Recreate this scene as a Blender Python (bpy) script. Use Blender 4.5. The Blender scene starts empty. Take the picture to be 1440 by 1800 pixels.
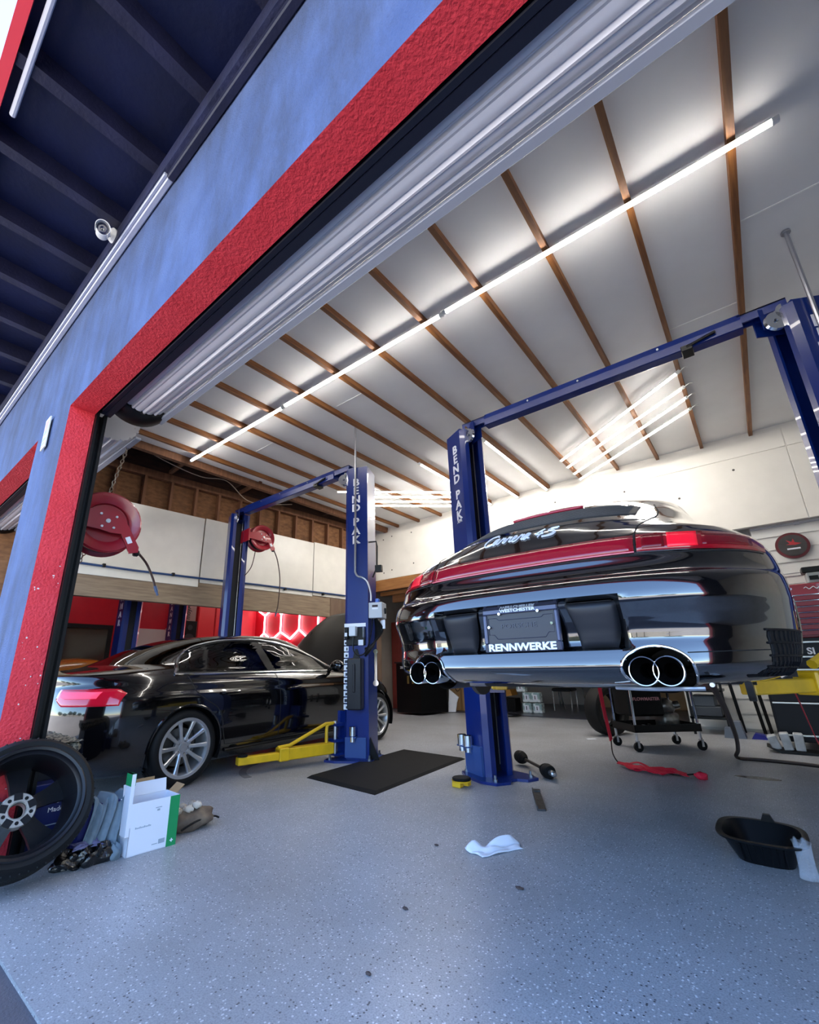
import bpy, math, random
from mathutils import Matrix, Vector
random.seed(7)
SC = bpy.context.scene
COL = SC.collection
R = math.radians

# ---------------------------------------------------------------- camera
YAW, PITCH, ROLL = R(39.4184), R(17.4356), R(-1.0031)
F_PX, CX_PX, CY_PX = 778.289, 671.70, 929.65
d = Vector((-math.sin(YAW) * math.cos(PITCH), math.cos(YAW) * math.cos(PITCH), math.sin(PITCH)))
rt = Vector((math.cos(YAW), math.sin(YAW), 0))
up = rt.cross(d)
r2 = rt * math.cos(ROLL) + up * math.sin(ROLL)
u2 = -rt * math.sin(ROLL) + up * math.cos(ROLL)
cam = bpy.data.cameras.new('camera')
cam.sensor_fit = 'HORIZONTAL'; cam.sensor_width = 36.0
cam.lens = F_PX / 1440 * 36
cam.shift_x = (720 - CX_PX) / 1440; cam.shift_y = (CY_PX - 900) / 1440
cam.clip_start = 0.02
camo = bpy.data.objects.new('camera', cam); COL.objects.link(camo)
m = Matrix((r2, u2, -d)).transposed().to_4x4(); m.translation = (0, 0, 0.95)
camo.matrix_world = m
SC.camera = camo

# ---------------------------------------------------------------- sky, sun, exposure
w = bpy.data.worlds.new('sky'); SC.world = w; w.use_nodes = True
nt = w.node_tree; nt.nodes.clear()
sky = nt.nodes.new('ShaderNodeTexSky'); sky.sky_type = 'NISHITA'
sky.sun_disc = False; sky.sun_elevation = R(64); sky.sun_rotation = R(15)
sky.air_density = 1.0; sky.dust_density = 0.1; sky.ozone_density = 4.0
bg = nt.nodes.new('ShaderNodeBackground'); bg.inputs['Strength'].default_value = 0.58
ou = nt.nodes.new('ShaderNodeOutputWorld')
nt.links.new(sky.outputs[0], bg.inputs[0]); nt.links.new(bg.outputs[0], ou.inputs[0])
sl = bpy.data.lights.new('sun', 'SUN'); sl.energy = 9.0; sl.angle = R(0.6); sl.color = (1, .95, .88)
so = bpy.data.objects.new('sun', sl); COL.objects.link(so)
# the sun stands behind the building, high up
sd = Vector((math.sin(R(15)) * math.cos(R(64)), math.cos(R(15)) * math.cos(R(64)), math.sin(R(64))))
so.rotation_euler = sd.to_track_quat('Z', 'Y').to_euler()
vs = SC.view_settings
vs.view_transform = 'Standard'; vs.look = 'None'; vs.gamma = 1.0; vs.use_curve_mapping = False
vs.exposure = 0.9

# ---------------------------------------------------------------- materials
def lin(c):
    if isinstance(c, str): c = tuple(int(c[i:i + 2], 16) for i in (0, 2, 4))
    o = []
    for v in c[:3]:
        v = v / 255
        o.append(v / 12.92 if v <= .04045 else ((v + .055) / 1.055) ** 2.4)
    return tuple(o) + (1,)
MATS = {}
def mat(n, col, rough=.5, metal=0, var=0, vs_=6, bump=0, bs=60, coat=0, emit=0, stretch=None, col2=None, trans=0, alpha=1, spec=.5, detail=4, sharp=None):
    if n in MATS: return MATS[n]
    M = bpy.data.materials.new(n); M.use_nodes = True; t = M.node_tree; b = t.nodes['Principled BSDF']
    c = lin(col)
    b.inputs['Base Color'].default_value = c; b.inputs['Roughness'].default_value = rough
    b.inputs['Metallic'].default_value = metal; b.inputs['Coat Weight'].default_value = coat
    b.inputs['Coat Roughness'].default_value = .02
    b.inputs['Specular IOR Level'].default_value = spec
    b.inputs['Transmission Weight'].default_value = trans; b.inputs['Alpha'].default_value = alpha
    if emit:
        b.inputs['Emission Color'].default_value = c; b.inputs['Emission Strength'].default_value = emit
    def coord(sc):
        tc = t.nodes.new('ShaderNodeTexCoord'); mp = t.nodes.new('ShaderNodeMapping')
        t.links.new(tc.outputs['Object'], mp.inputs['Vector'])
        if sc: mp.inputs['Scale'].default_value = sc
        return mp.outputs[0]
    if var or col2:
        no = t.nodes.new('ShaderNodeTexNoise'); no.inputs['Scale'].default_value = vs_; no.inputs['Detail'].default_value = detail
        t.links.new(coord(stretch), no.inputs['Vector'])
        ra = t.nodes.new('ShaderNodeValToRGB')
        lo, hi = sharp or (.3, .7)
        ra.color_ramp.elements[0].position = lo; ra.color_ramp.elements[1].position = hi
        if col2: k = lin(col2); a_ = c
        else:
            a_ = tuple(max(0, x * (1 - var)) for x in c[:3]) + (1,); k = tuple(min(1, x * (1 + var)) for x in c[:3]) + (1,)
        ra.color_ramp.elements[0].color = a_; ra.color_ramp.elements[1].color = k
        t.links.new(no.outputs[0], ra.inputs[0]); t.links.new(ra.outputs[0], b.inputs['Base Color'])
    if bump:
        no = t.nodes.new('ShaderNodeTexNoise'); no.inputs['Scale'].default_value = bs; no.inputs['Detail'].default_value = 3
        t.links.new(coord(stretch if stretch and not var else None), no.inputs['Vector'])
        bp = t.nodes.new('ShaderNodeBump'); bp.inputs['Strength'].default_value = bump; bp.inputs['Distance'].default_value = .01
        t.links.new(no.outputs[0], bp.inputs['Height']); t.links.new(bp.outputs[0], b.inputs['Normal'])
    MATS[n] = M
    return M

def mat_floor():
    M = mat('epoxy_floor', 'aab2c6', .36)
    t = M.node_tree; b = t.nodes['Principled BSDF']
    tc = t.nodes.new('ShaderNodeTexCoord')
    def vor(scale, lo, hi):
        v = t.nodes.new('ShaderNodeTexVoronoi'); v.inputs['Scale'].default_value = scale
        v.inputs['Randomness'].default_value = 1
        t.links.new(tc.outputs['Object'], v.inputs['Vector'])
        r = t.nodes.new('ShaderNodeValToRGB'); r.color_ramp.elements[0].position = lo; r.color_ramp.elements[1].position = hi
        r.color_ramp.elements[0].color = (1, 1, 1, 1); r.color_ramp.elements[1].color = (0, 0, 0, 1)
        t.links.new(v.outputs['Distance'], r.inputs[0])
        # keep only some cells
        s = t.nodes.new('ShaderNodeSeparateColor'); t.links.new(v.outputs['Color'], s.inputs[0])
        return r.outputs[0], s.outputs[0], s.outputs[1]
    def math_(op, a, b_):
        n = t.nodes.new('ShaderNodeMath'); n.operation = op
        for i, q in enumerate((a, b_)):
            if isinstance(q, (int, float)): n.inputs[i].default_value = q
            else: t.links.new(q, n.inputs[i])
        return n.outputs[0]
    def mix(f, a, c):
        n = t.nodes.new('ShaderNodeMix'); n.data_type = 'RGBA'
        for s, q in ((0, f), (6, a), (7, c)):
            if isinstance(q, tuple): n.inputs[s].default_value = q
            elif isinstance(q, float): n.inputs[s].default_value = q
            else: t.links.new(q, n.inputs[s])
        return n.outputs[2]
    no = t.nodes.new('ShaderNodeTexNoise'); no.inputs['Scale'].default_value = 1.1; no.inputs['Detail'].default_value = 6
    t.links.new(tc.outputs['Object'], no.inputs['Vector'])
    nf = t.nodes.new('ShaderNodeTexNoise'); nf.inputs['Scale'].default_value = 40; nf.inputs['Detail'].default_value = 3
    t.links.new(tc.outputs['Object'], nf.inputs['Vector'])
    base = mix(math_('MULTIPLY', no.outputs[0], .9), lin('b3b6bc'), lin('8c8f95'))
    base = mix(math_('MULTIPLY', nf.outputs[0], .35), base, lin('c0c3c8'))
    ng = t.nodes.new('ShaderNodeTexNoise'); ng.inputs['Scale'].default_value = 170; ng.inputs['Detail'].default_value = 2
    t.links.new(tc.outputs['Object'], ng.inputs['Vector'])
    rg = t.nodes.new('ShaderNodeValToRGB'); rg.color_ramp.elements[0].position = .42; rg.color_ramp.elements[1].position = .62
    t.links.new(ng.outputs[0], rg.inputs[0])
    base = mix(math_('MULTIPLY', rg.outputs[0], .45), base, lin('77797f'))
    m1, h1, g1 = vor(75, .22, .30)
    base = mix(math_('MULTIPLY', m1, math_('GREATER_THAN', h1, .55)), base, lin('dfe1e4'))
    m2, h2, g2 = vor(62, .18, .26)
    base = mix(math_('MULTIPLY', m2, math_('GREATER_THAN', h2, .66)), base, lin('4a4a50'))
    m3, h3, g3 = vor(95, .2, .3)
    base = mix(math_('MULTIPLY', m3, math_('GREATER_THAN', h3, .7)), base, lin('85868c'))
    # worn, dirty zone inside the bay
    nd = t.nodes.new('ShaderNodeTexNoise'); nd.inputs['Scale'].default_value = .55; nd.inputs['Detail'].default_value = 8; nd.inputs['Roughness'].default_value = .65
    t.links.new(tc.outputs['Object'], nd.inputs['Vector'])
    rr = t.nodes.new('ShaderNodeValToRGB'); rr.color_ramp.elements[0].position = .45; rr.color_ramp.elements[1].position = .75
    t.links.new(nd.outputs[0], rr.inputs[0])
    base = mix(math_('MULTIPLY', rr.outputs[0], .55), base, lin('6f6c67'))
    t.links.new(base, b.inputs['Base Color'])
    bp = t.nodes.new('ShaderNodeBump'); bp.inputs['Strength'].default_value = .15; bp.inputs['Distance'].default_value = .004
    t.links.new(nf.outputs[0], bp.inputs['Height']); t.links.new(bp.outputs[0], b.inputs['Normal'])
    return M

# ---------------------------------------------------------------- geometry helpers
WM = {}
def frame(o, x, y=None, z=None):
    """matrix with columns x,y,z at o"""
    x = Vector(x).normalized()
    if z is None: z = x.cross(Vector(y))
    z = Vector(z).normalized()
    if y is None: y = z.cross(x)
    y = z.cross(x).normalized()
    M = Matrix((x, y, z)).transposed().to_4x4(); M.translation = Vector(o); return M
def axis_frame(o, z):
    z = Vector(z).normalized(); a = Vector((0, 0, 1)) if abs(z.z) < .9 else Vector((1, 0, 0))
    x = a.cross(z).normalized(); return frame(o, x, z.cross(x))

class MB:
    def __init__(s, M=None): s.v = []; s.f = []; s.mi = []; s.cur = 0; s.M = M
    def add(s, vs, fs, M=None):
        n = len(s.v)
        for p in vs:
            p = Vector(p)
            if M is not None: p = M @ p
            if s.M is not None: p = s.M @ p
            s.v.append(p)
        for f in fs: s.f.append(tuple(i + n for i in f)); s.mi.append(s.cur)
        return s
    def bx(s, x0, x1, y0, y1, z0, z1, M=None, c=0):
        if c <= 0:
            return s.add([(x, y, z) for x in (x0, x1) for y in (y0, y1) for z in (z0, z1)],
                     [(0, 1, 3, 2), (4, 6, 7, 5), (0, 4, 5, 1), (2, 3, 7, 6), (0, 2, 6, 4), (1, 5, 7, 3)], M)
        X = (x0, x0 + c, x1 - c, x1); Y = (y0, y0 + c, y1 - c, y1); Z = (z0, z0 + c, z1 - c, z1)
        # chamfered box: 24 vertices
        vs = []; idx = {}
        def V(i, j, k):
            key = (i, j, k)
            if key not in idx: idx[key] = len(vs); vs.append((X[i], Y[j], Z[k]))
            return idx[key]
        fs = []
        for a in (0, 3):
            q = [V(a, 1, 1), V(a, 2, 1), V(a, 2, 2), V(a, 1, 2)]; fs.append(q if a else q[::-1])
            q = [V(1, a, 1), V(1, a, 2), V(2, a, 2), V(2, a, 1)]; fs.append(q if a else q[::-1])
            q = [V(1, 1, a), V(2, 1, a), V(2, 2, a), V(1, 2, a)]; fs.append(q if a else q[::-1])
        for a in (0, 3):
            ia = 1 if a == 0 else 2
            for b in (0, 3):
                ib = 1 if b == 0 else 2
                fs.append([V(a, ib, 1), V(a, ib, 2), V(ia, b, 2), V(ia, b, 1)])
                fs.append([V(a, 1, ib), V(a, 2, ib), V(ia, 2, b), V(ia, 1, b)])
                fs.append([V(1, a, ib), V(2, a, ib), V(2, ia, b), V(1, ia, b)])
                for k in (0, 3):
                    ik = 1 if k == 0 else 2
                    fs.append([V(a, ib, ik), V(ia, b, ik), V(ia, ib, k)])
        return s.add(vs, fs, M)
    def loft(s, rings, closed=True, cap=True, M=None):
        n = len(rings[0]); vs = [p for r in rings for p in r]; fs = []
        for i in range(len(rings) - 1):
            for j in range(n if closed else n - 1):
                k = (j + 1) % n
                fs.append((i * n + j, i * n + k, (i + 1) * n + k, (i + 1) * n + j))
        if cap and closed:
            fs.append(tuple(range(n))[::-1]); o = (len(rings) - 1) * n; fs.append(tuple(range(o, o + n)))
        return s.add(vs, fs, M)
    def cyl(s, p0, p1, r0, r1=None, n=16, cap=True):
        r1 = r0 if r1 is None else r1; p0 = Vector(p0); p1 = Vector(p1); A = axis_frame(p0, p1 - p0).to_3x3()
        c = [(math.cos(2 * math.pi * i / n), math.sin(2 * math.pi * i / n)) for i in range(n)]
        return s.loft([[p + A @ Vector((a * r, b * r, 0)) for a, b in c] for p, r in ((p0, r0), (p1, r1))], cap=cap)
    def tube(s, pts, r, n=8, closed=False, cap=True):
        pts = [Vector(p) for p in pts]; rings = []; N = len(pts); ref = None
        for i, p in enumerate(pts):
            a = pts[(i - 1) % N] if (closed or i) else p; b = pts[(i + 1) % N] if (closed or i < N - 1) else p
            t = (b - a).normalized()
            if ref is None:
                ref = Vector((0, 0, 1)) if abs(t.z) < .9 else Vector((1, 0, 0))
            x = (ref - t * ref.dot(t)).normalized(); ref = x; y = t.cross(x)
            rr = r[i] if isinstance(r, (list, tuple)) else r
            rings.append([p + (x * math.cos(2 * math.pi * j / n) + y * math.sin(2 * math.pi * j / n)) * rr for j in range(n)])
        if closed: rings.append(rings[0])
        return s.loft(rings, cap=cap and not closed)
    def ribbon(s, pts, wdt, th, nrm=(0, 0, 1)):
        pts = [Vector(p) for p in pts]; rings = []; N = len(pts)
        for i, p in enumerate(pts):
            t = (pts[min(i + 1, N - 1)] - pts[max(i - 1, 0)]).normalized()
            nn = Vector(nrm[i] if isinstance(nrm, list) else nrm); x = t.cross(nn).normalized(); y = x.cross(t).normalized()
            rings.append([p + x * a * wdt / 2 + y * b * th / 2 for a, b in ((-1, -1), (1, -1), (1, 1), (-1, 1))])
        return s.loft(rings)
    def lathe(s, prof, M, n=32, closed=False, ang=2 * math.pi):
        full = abs(ang - 2 * math.pi) < 1e-6
        rings = [[M @ Vector((r * math.cos(ang * i / n), r * math.sin(ang * i / n), h)) for r, h in prof] for i in range(n if full else n + 1)]
        if full: rings.append(rings[0])
        return s.loft(rings, closed=closed, cap=False)
    def prism(s, poly, M, t):
        n = len(poly)
        return s.loft([[M @ Vector((x, y, z)) for x, y in poly] for z in (0, t)])
    def grid(s, fn, nu, nv, flip=False):
        vs = [fn(i / nu, j / nv) for i in range(nu + 1) for j in range(nv + 1)]; fs = []
        for i in range(nu):
            for j in range(nv):
                a = i * (nv + 1) + j; q = (a, a + nv + 1, a + nv + 2, a + 1)
                fs.append(q[::-1] if flip else q)
        return s.add(vs, fs)
    def blob(s, c, r, n=12, k=8, rough=0, seed=0, M=None):
        rnd = random.Random(seed); c = Vector(c); rings = []
        ph = [(rnd.uniform(0, 6.28), rnd.uniform(0, 6.28), rnd.randint(2, 5), rnd.randint(2, 5)) for _ in range(4)]
        for i in range(k + 1):
            a = math.pi * i / k; ring = []
            for j in range(n):
                b = 2 * math.pi * j / n
                q = 1 + rough * sum(math.sin(m1 * a + p1) * math.sin(m2 * b + p2) for p1, p2, m1, m2 in ph) / 2
                v = Vector((r[0] * math.sin(a) * math.cos(b), r[1] * math.sin(a) * math.sin(b), r[2] * math.cos(a))) * q
                ring.append(c + (M @ v if M else v))
            rings.append(ring)
        return s.loft(rings, cap=False)
    def build(s, name, m, parent=None, smooth=False, sharp=None, local=False, weld=0, solid=0, sub=0, kind=None, label=None):
        me = bpy.data.meshes.new(name)
        vs = s.v
        if parent is not None and not local:
            inv = WM[parent].inverted(); vs = [inv @ v for v in vs]
        me.from_pydata([tuple(v) for v in vs], [], s.f)
        ms = m if isinstance(m, (list, tuple)) else [m]
        for q in ms: me.materials.append(q)
        if len(ms) > 1: me.polygons.foreach_set('material_index', s.mi)
        me.validate()
        import bmesh
        bm = bmesh.new(); bm.from_mesh(me)
        if weld: bmesh.ops.remove_doubles(bm, verts=bm.verts, dist=weld)
        bmesh.ops.recalc_face_normals(bm, faces=bm.faces)
        bm.to_mesh(me); bm.free()
        if smooth:
            me.polygons.foreach_set('use_smooth', [True] * len(me.polygons))
            me.set_sharp_from_angle(angle=R(sharp if sharp else 35))
        o = bpy.data.objects.new(name, me); COL.objects.link(o)
        if parent is not None: o.parent = parent; WM[o] = WM[parent]
        else: WM[o] = Matrix.Identity(4)
        if solid:
            q = o.modifiers.new('solid', 'SOLIDIFY'); q.thickness = solid; q.offset = -1
        if sub:
            q = o.modifiers.new('sub', 'SUBSURF'); q.levels = sub; q.render_levels = sub
        if kind: o['kind'] = kind
        if label: o['label'] = label
        return o
def thing(name, label, cat, loc=(0, 0, 0), rz=0, group=None):
    o = bpy.data.objects.new(name, None); COL.objects.link(o); o.empty_display_size = .1
    o.location = loc; o.rotation_euler = (0, 0, rz)
    WM[o] = Matrix.Translation(Vector(loc)) @ Matrix.Rotation(rz, 4, 'Z')
    o['label'] = label; o['category'] = cat
    if group: o['group'] = group
    return o
def tag(o, label, cat, group=None):
    o['label'] = label; o['category'] = cat
    if group: o['group'] = group
    return o
def struct(o): o['kind'] = 'structure'; return o
def dup(root, loc=None, rz=None, label=None, M=None):
    def cp(o, par):
        c = o.copy(); COL.objects.link(c)
        if par is not None: c.parent = par
        for ch in list(o.children): cp(ch, c)
        return c
    r = cp(root, None)
    if loc is not None: r.location = loc
    if rz is not None: r.rotation_euler = (0, 0, rz)
    if M is not None: r.matrix_world = M
    if label: r['label'] = label
    return r
def text(s, size, M, m, parent=None, name='lettering', ext=.002, bold=0, shear=0, align='CENTER', local=False, sx=1, space=1):
    cu = bpy.data.curves.new(name, 'FONT'); cu.body = s; cu.size = size; cu.extrude = ext; cu.offset = bold; cu.shear = shear
    cu.align_x = align; cu.align_y = 'CENTER'; cu.resolution_u = 3; cu.space_character = space
    to = bpy.data.objects.new('tmp', cu); COL.objects.link(to)
    bpy.context.view_layer.update()
    me = bpy.data.meshes.new_from_object(to.evaluated_get(bpy.context.evaluated_depsgraph_get()))
    bpy.data.objects.remove(to); bpy.data.curves.remove(cu)
    mm = M @ Matrix.Diagonal((sx, 1, 1, 1))
    if parent is not None and not local: mm = WM[parent].inverted() @ mm
    me.transform(mm); me.materials.clear(); me.materials.append(m)
    o = bpy.data.objects.new(name, me); COL.objects.link(o); o.name = name; me.name = name
    if parent is not None: o.parent = parent; WM[o] = WM[parent]
    return o
def arc(c, r, a0, a1, n, ax=(1, 0, 0), ay=(0, 0, 1)):
    c = Vector(c); ax = Vector(ax); ay = Vector(ay)
    return [c + ax * r * math.cos(R(a0 + (a1 - a0) * i / n)) + ay * r * math.sin(R(a0 + (a1 - a0) * i / n)) for i in range(n + 1)]
def bez(p, n=12):
    """Catmull-Rom through points"""
    p = [Vector(q) for q in p]; out = []
    for i in range(len(p) - 1):
        a = p[max(i - 1, 0)]; b = p[i]; c = p[i + 1]; e = p[min(i + 2, len(p) - 1)]
        for k in range(n):
            t = k / n
            out.append(.5 * ((2 * b) + (c - a) * t + (2 * a - 5 * b + 4 * c - e) * t * t + (3 * b - a - 3 * c + e) * t ** 3))
    out.append(p[-1]); return out
def interp(tab, x):
    """smooth (monotone-ish cubic) table lookup; tab rows (x, a, b, ..)"""
    if x <= tab[0][0]: return tab[0][1:]
    if x >= tab[-1][0]: return tab[-1][1:]
    for i in range(len(tab) - 1):
        if tab[i][0] <= x <= tab[i + 1][0]: break
    x0, x1 = tab[i][0], tab[i + 1][0]; t = (x - x0) / (x1 - x0); out = []
    for k in range(1, len(tab[0])):
        y0, y1 = tab[i][k], tab[i + 1][k]
        s0 = (y1 - y0) / (x1 - x0)
        if i > 0:
            sp = (y0 - tab[i - 1][k]) / (x0 - tab[i - 1][0]); m0 = 0 if sp * s0 <= 0 else 2 * sp * s0 / (sp + s0)
        else: m0 = s0
        if i < len(tab) - 2:
            sn = (tab[i + 2][k] - y1) / (tab[i + 2][0] - x1); m1 = 0 if sn * s0 <= 0 else 2 * sn * s0 / (sn + s0)
        else: m1 = s0
        h = x1 - x0
        out.append((2 * t ** 3 - 3 * t * t + 1) * y0 + (t ** 3 - 2 * t * t + t) * h * m0 + (-2 * t ** 3 + 3 * t * t) * y1 + (t ** 3 - t * t) * h * m1)
    return out
# ---------------------------------------------------------------- common materials
WHITE = mat('white_panel', 'e9e6de', .45, var=.04, vs_=3)
CEILW = mat('ceiling_foam_board', 'e6e6e6', .6, var=.06, vs_=1.3, detail=8)
WOOD = mat('purlin_wood', '66391b', .6, col2='936030', vs_=3, stretch=(14, .9, 14), bump=.15)
STUD = mat('stud_wood', '8a5f42', .7, col2='6e472f', vs_=3, stretch=(8, 8, 1), bump=.15)
DKWOOD = mat('dark_roof_wood', '3d2a22', .8, col2='57392b', vs_=4, stretch=(6, 1, 6))
BEAMW = mat('beam_wood', '7d6a58', .65, col2='9a8770', vs_=2.2, stretch=(1.5, 1.5, 16), bump=.1)
PINE = mat('pine_beam', 'a8743f', .6, col2='8b5a2e', vs_=2, stretch=(1.2, 8, 10), bump=.1)
OSB = mat('osb_sheet', '8f6440', .75, col2='674327', vs_=22, stretch=(1, .45, 1), bump=.3, bs=40, detail=6)
BLUEST = mat('blue_stucco', '566690', .85, col2='465680', vs_=3, bump=.9, bs=110, detail=8)
def dirty(M):
    t = M.node_tree; b = t.nodes['Principled BSDF']; src = b.inputs['Base Color'].links[0].from_socket
    tc = t.nodes.new('ShaderNodeTexCoord'); mp = t.nodes.new('ShaderNodeMapping'); mp.inputs['Scale'].default_value = (1.6, 1, .5)
    n1 = t.nodes.new('ShaderNodeTexNoise'); n1.inputs['Scale'].default_value = 1.8; n1.inputs['Detail'].default_value = 12; n1.inputs['Roughness'].default_value = .72
    t.links.new(tc.outputs['Object'], mp.inputs['Vector']); t.links.new(mp.outputs[0], n1.inputs['Vector'])
    r = t.nodes.new('ShaderNodeValToRGB'); r.color_ramp.elements[0].position = .42; r.color_ramp.elements[1].position = .62
    r.color_ramp.elements[1].color = (.75, .75, .75, 1)
    t.links.new(n1.outputs[0], r.inputs[0])
    mx = t.nodes.new('ShaderNodeMix'); mx.data_type = 'RGBA'; mx.inputs[7].default_value = lin('3c4258')
    t.links.new(r.outputs[0], mx.inputs[0]); t.links.new(src, mx.inputs[6]); t.links.new(mx.outputs[2], b.inputs['Base Color'])
dirty(BLUEST)
REDST = mat('red_stucco', 'd62f3b', .7, col2='e03a46', vs_=5, bump=.8, bs=70)
NAVY = mat('navy_soffit_paint', '0a1338', .5, var=.35, vs_=3, bump=.2, bs=30)
NAVYD = mat('navy_rafter_paint', '1c1d36', .5, var=.3, vs_=5, bump=.25, bs=40)
REDW = mat('red_wall_paint', 'd4122c', .5, var=.05)
BLACK = mat('black_plastic', '08090b', .45, spec=.3)
BLKM = mat('black_painted_metal', '08090c', .38, spec=.35)
RUB = mat('black_rubber', '08090b', .7, spec=.25, bump=.1, bs=200)
STEEL = mat('galvanised_steel', 'b9bcc2', .35, .9, var=.1, vs_=30)
CHROME = mat('chrome', 'e8eaec', .08, 1)
LGREY = mat('light_grey_metal', 'b4b9c2', .4, .1)
ROLLER = mat('roller_slat_paint', 'dcdcdf', .28, .15)
BLUEP = mat('lift_blue_paint', '08256f', .3, 0, coat=.3, var=.08, vs_=3)
YEL = mat('lift_yellow_paint', 'e2b51c', .4, coat=.2, var=.12, vs_=9)
PRINTW = mat('white_print', 'e4e8f2', .5)
ASPH = mat('asphalt', '57535a', .9, var=.15, vs_=3, bump=.3, bs=120)
LOT = mat('pale_bounce_lot', 'b5aba0', .9, var=.1, vs_=.6, bump=.2, bs=40)  # lot ground lightened to bounce more daylight up under the beam
DMAT = mat('dark_floor_sheet', '3a3b46', .3, var=.1)
SIDE = mat('white_siding_paint', 'dfe0de', .5, var=.03)

# ---------------------------------------------------------------- ground and floor
b = MB(); b.bx(-14, 5, .62, 13, -.12, 0)
FLOOR = struct(b.build('floor', mat_floor()))
b = MB(); b.bx(-60, 60, -1.2, .62, -.2, -.012)
struct(b.build('ground', ASPH))
b = MB(); b.bx(-60, 60, -60, -1.2, -.2, -.012)
struct(b.build('ground', LOT))
b = MB(); b.bx(-7.15, -1.1, 8.97, 11.95, .0, .014, c=.004)
tag(b.build('floor_sheet', DMAT), 'dark grey floor sheet covering the room behind the bays', 'floor mat')

# ---------------------------------------------------------------- front wall
ZO, YF, YI, XJ, XP = 2.65, .665, .812, -3.21, -3.93
b = MB()
def wbox(x0, x1, z0, z1, red=()):
    b.bx(x0, x1, YF, YI, z0, z1)
    for k in range(6): b.mi[-6 + k] = 1 if k in red else 0
    b.mi[-3] = 2       # inner face plain
wbox(-14, 5, ZO, 4.35, red=(4,))
wbox(XP, XJ, 0, ZO, red=(0, 1))
wbox(-14, -7.25, 0, ZO, red=(1,))
wbox(1.9, 5, 0, ZO, red=(0,))
WF = struct(b.build('wall_front', [BLUEST, REDST, mat('inner_wall', '3a3b44', .8)]))
rc = random.Random(3); q = MB()
for i in range(26):
    y, z, a = rc.uniform(.68, .8), rc.uniform(.35, 1.6) ** 1.0, rc.uniform(.002, .006); q.bx(XJ - .001, XJ + .0008, y, y + a * rc.uniform(.6, 2), z, z + a * rc.uniform(.6, 2))
q.build('paint_chips', mat('bare_plaster', 'e2d6d4', .8), WF, kind='stuff')
# roof over everything and eave
b = MB(); b.bx(-14, 5, YI, 13, 4.62, 4.75); b.bx(-14, 5, -.1, YI, 3.86, 3.95); b.bx(-14, 5, .7, YI, 3.95, 4.75)
ROOF = struct(b.build('roof', NAVY))
rb = MB(); rb.bx(-.035, .035, -.05, YF, 3.735, 3.86)
rf0 = None
for i in range(-4, 22):
    x = -1.62 - .527 * i
    if rf0 is None: rf0 = rb.build('rafter', NAVYD, ROOF); o = rf0
    else: o = rf0.copy(); COL.objects.link(o)
    o.location.x = x
b = MB(); b.bx(-14, 5, -.1, -.055, 3.72, 3.98)
struct(b.build('trim_1', mat('red_fascia_paint', 'e63e4b', .5)))
b = MB(); b.bx(-14, 5, .60, YF, 3.62, 3.735)
struct(b.build('trim_2', mat('navy_ledger_paint', '262a49', .6, var=.4, vs_=6, bump=.6, bs=40)))
b = MB(); b.tube([(-1.5, -.005, 3.73), (-2.44, -.005, 3.73)], .014); 
tag(b.build('conduit', mat('pale_conduit', 'c8cbd4', .4)), 'pale conduit under the eave beside red fascia', 'conduit')
b = MB(); b.bx(-7, -2.02, .625, .66, 3.585, 3.62, c=.006); b.bx(-7, -2.02, .605, .625, 3.59, 3.612, c=.004)
tag(b.build('cable_cover', mat('silver_flashing', 'b9bccb', .35, .3)), 'silver raceway strip along top of the blue wall', 'raceway')
b = MB(); b.bx(-2.02, 4, .62, .662, 3.575, 3.62, c=.006)
tag(b.build('cable_cover', NAVYD), 'navy painted raceway continuing above the red beam', 'raceway')

# ---------------------------------------------------------------- left wall (studs, osb, panels)
W0 = Vector((-6.96, 1.6, 0)); U = Vector((.46, 6.05, 0)).normalized()
LWM = frame(W0, U, z=(0, 0, 1))          # local x along wall, -y towards the room
b = MB(LWM)
b.bx(-.8, 6.2, .10, .14, 2.2, 4.62)
b.bx(4.95, 6.2, .02, .10, 0, 2.3); b.bx(-.8, .18, .02, .1, 0, 2.3)
WL = struct(b.build('wall_left', OSB))
def lpart(name, m, *boxes, parent=WL, c=0):
    q = MB(LWM)
    for bb in boxes: q.bx(*bb, c=c)
    return q.build(name, m, parent)
for s in [.17 + .407 * i for i in range(15)]:
    lpart('stud', STUD, (s - .02, s + .02, .0, .10, 2.3, 3.9))
lpart('top_plate', STUD, (-.8, 6.2, -.005, .10, 3.9, 4.02))
lpart('rim_joist', DKWOOD, (-.8, 6.2, .06, .1, 4.02, 4.62))
for s in (.3, 1.35, 2.4, 3.45, 4.5): lpart('joist_block', DKWOOD, (s, s + .05, -.75, .06, 4.08, 4.3))
for s in (1.3, 2.55): lpart('ceiling_strut', STUD, (s, s + .05, -.7, .0, 4.03, 4.08))
for s0, s1, z0, z1 in ((.05, 1.97, 2.24, 3.40), (1.99, 4.255, 2.315, 3.41), (4.27, 5.9, 2.34, 3.43)):
    lpart('white_panel', mat('glossy_white_board', 'e8e6de', .22, var=.03), (s0, s1, -.03, 0, z0, z1), c=.004)
lpart('header_beam', BEAMW, (.28, 4.72, -.012, .1, 1.95, 2.33))
lpart('door_post', mat('post_wood', '9a8468', .65, col2='84704f', vs_=2.5, stretch=(9, 9, 1)), (.17, .31, -.014, .1, 0, 2.3))
lpart('end_board', mat('end_board_wood', '6b5546', .65, col2='7d6858', vs_=2.2, stretch=(10, 10, 1)), (4.72, 6.2, -.02, .1, 0, 2.33))
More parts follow.
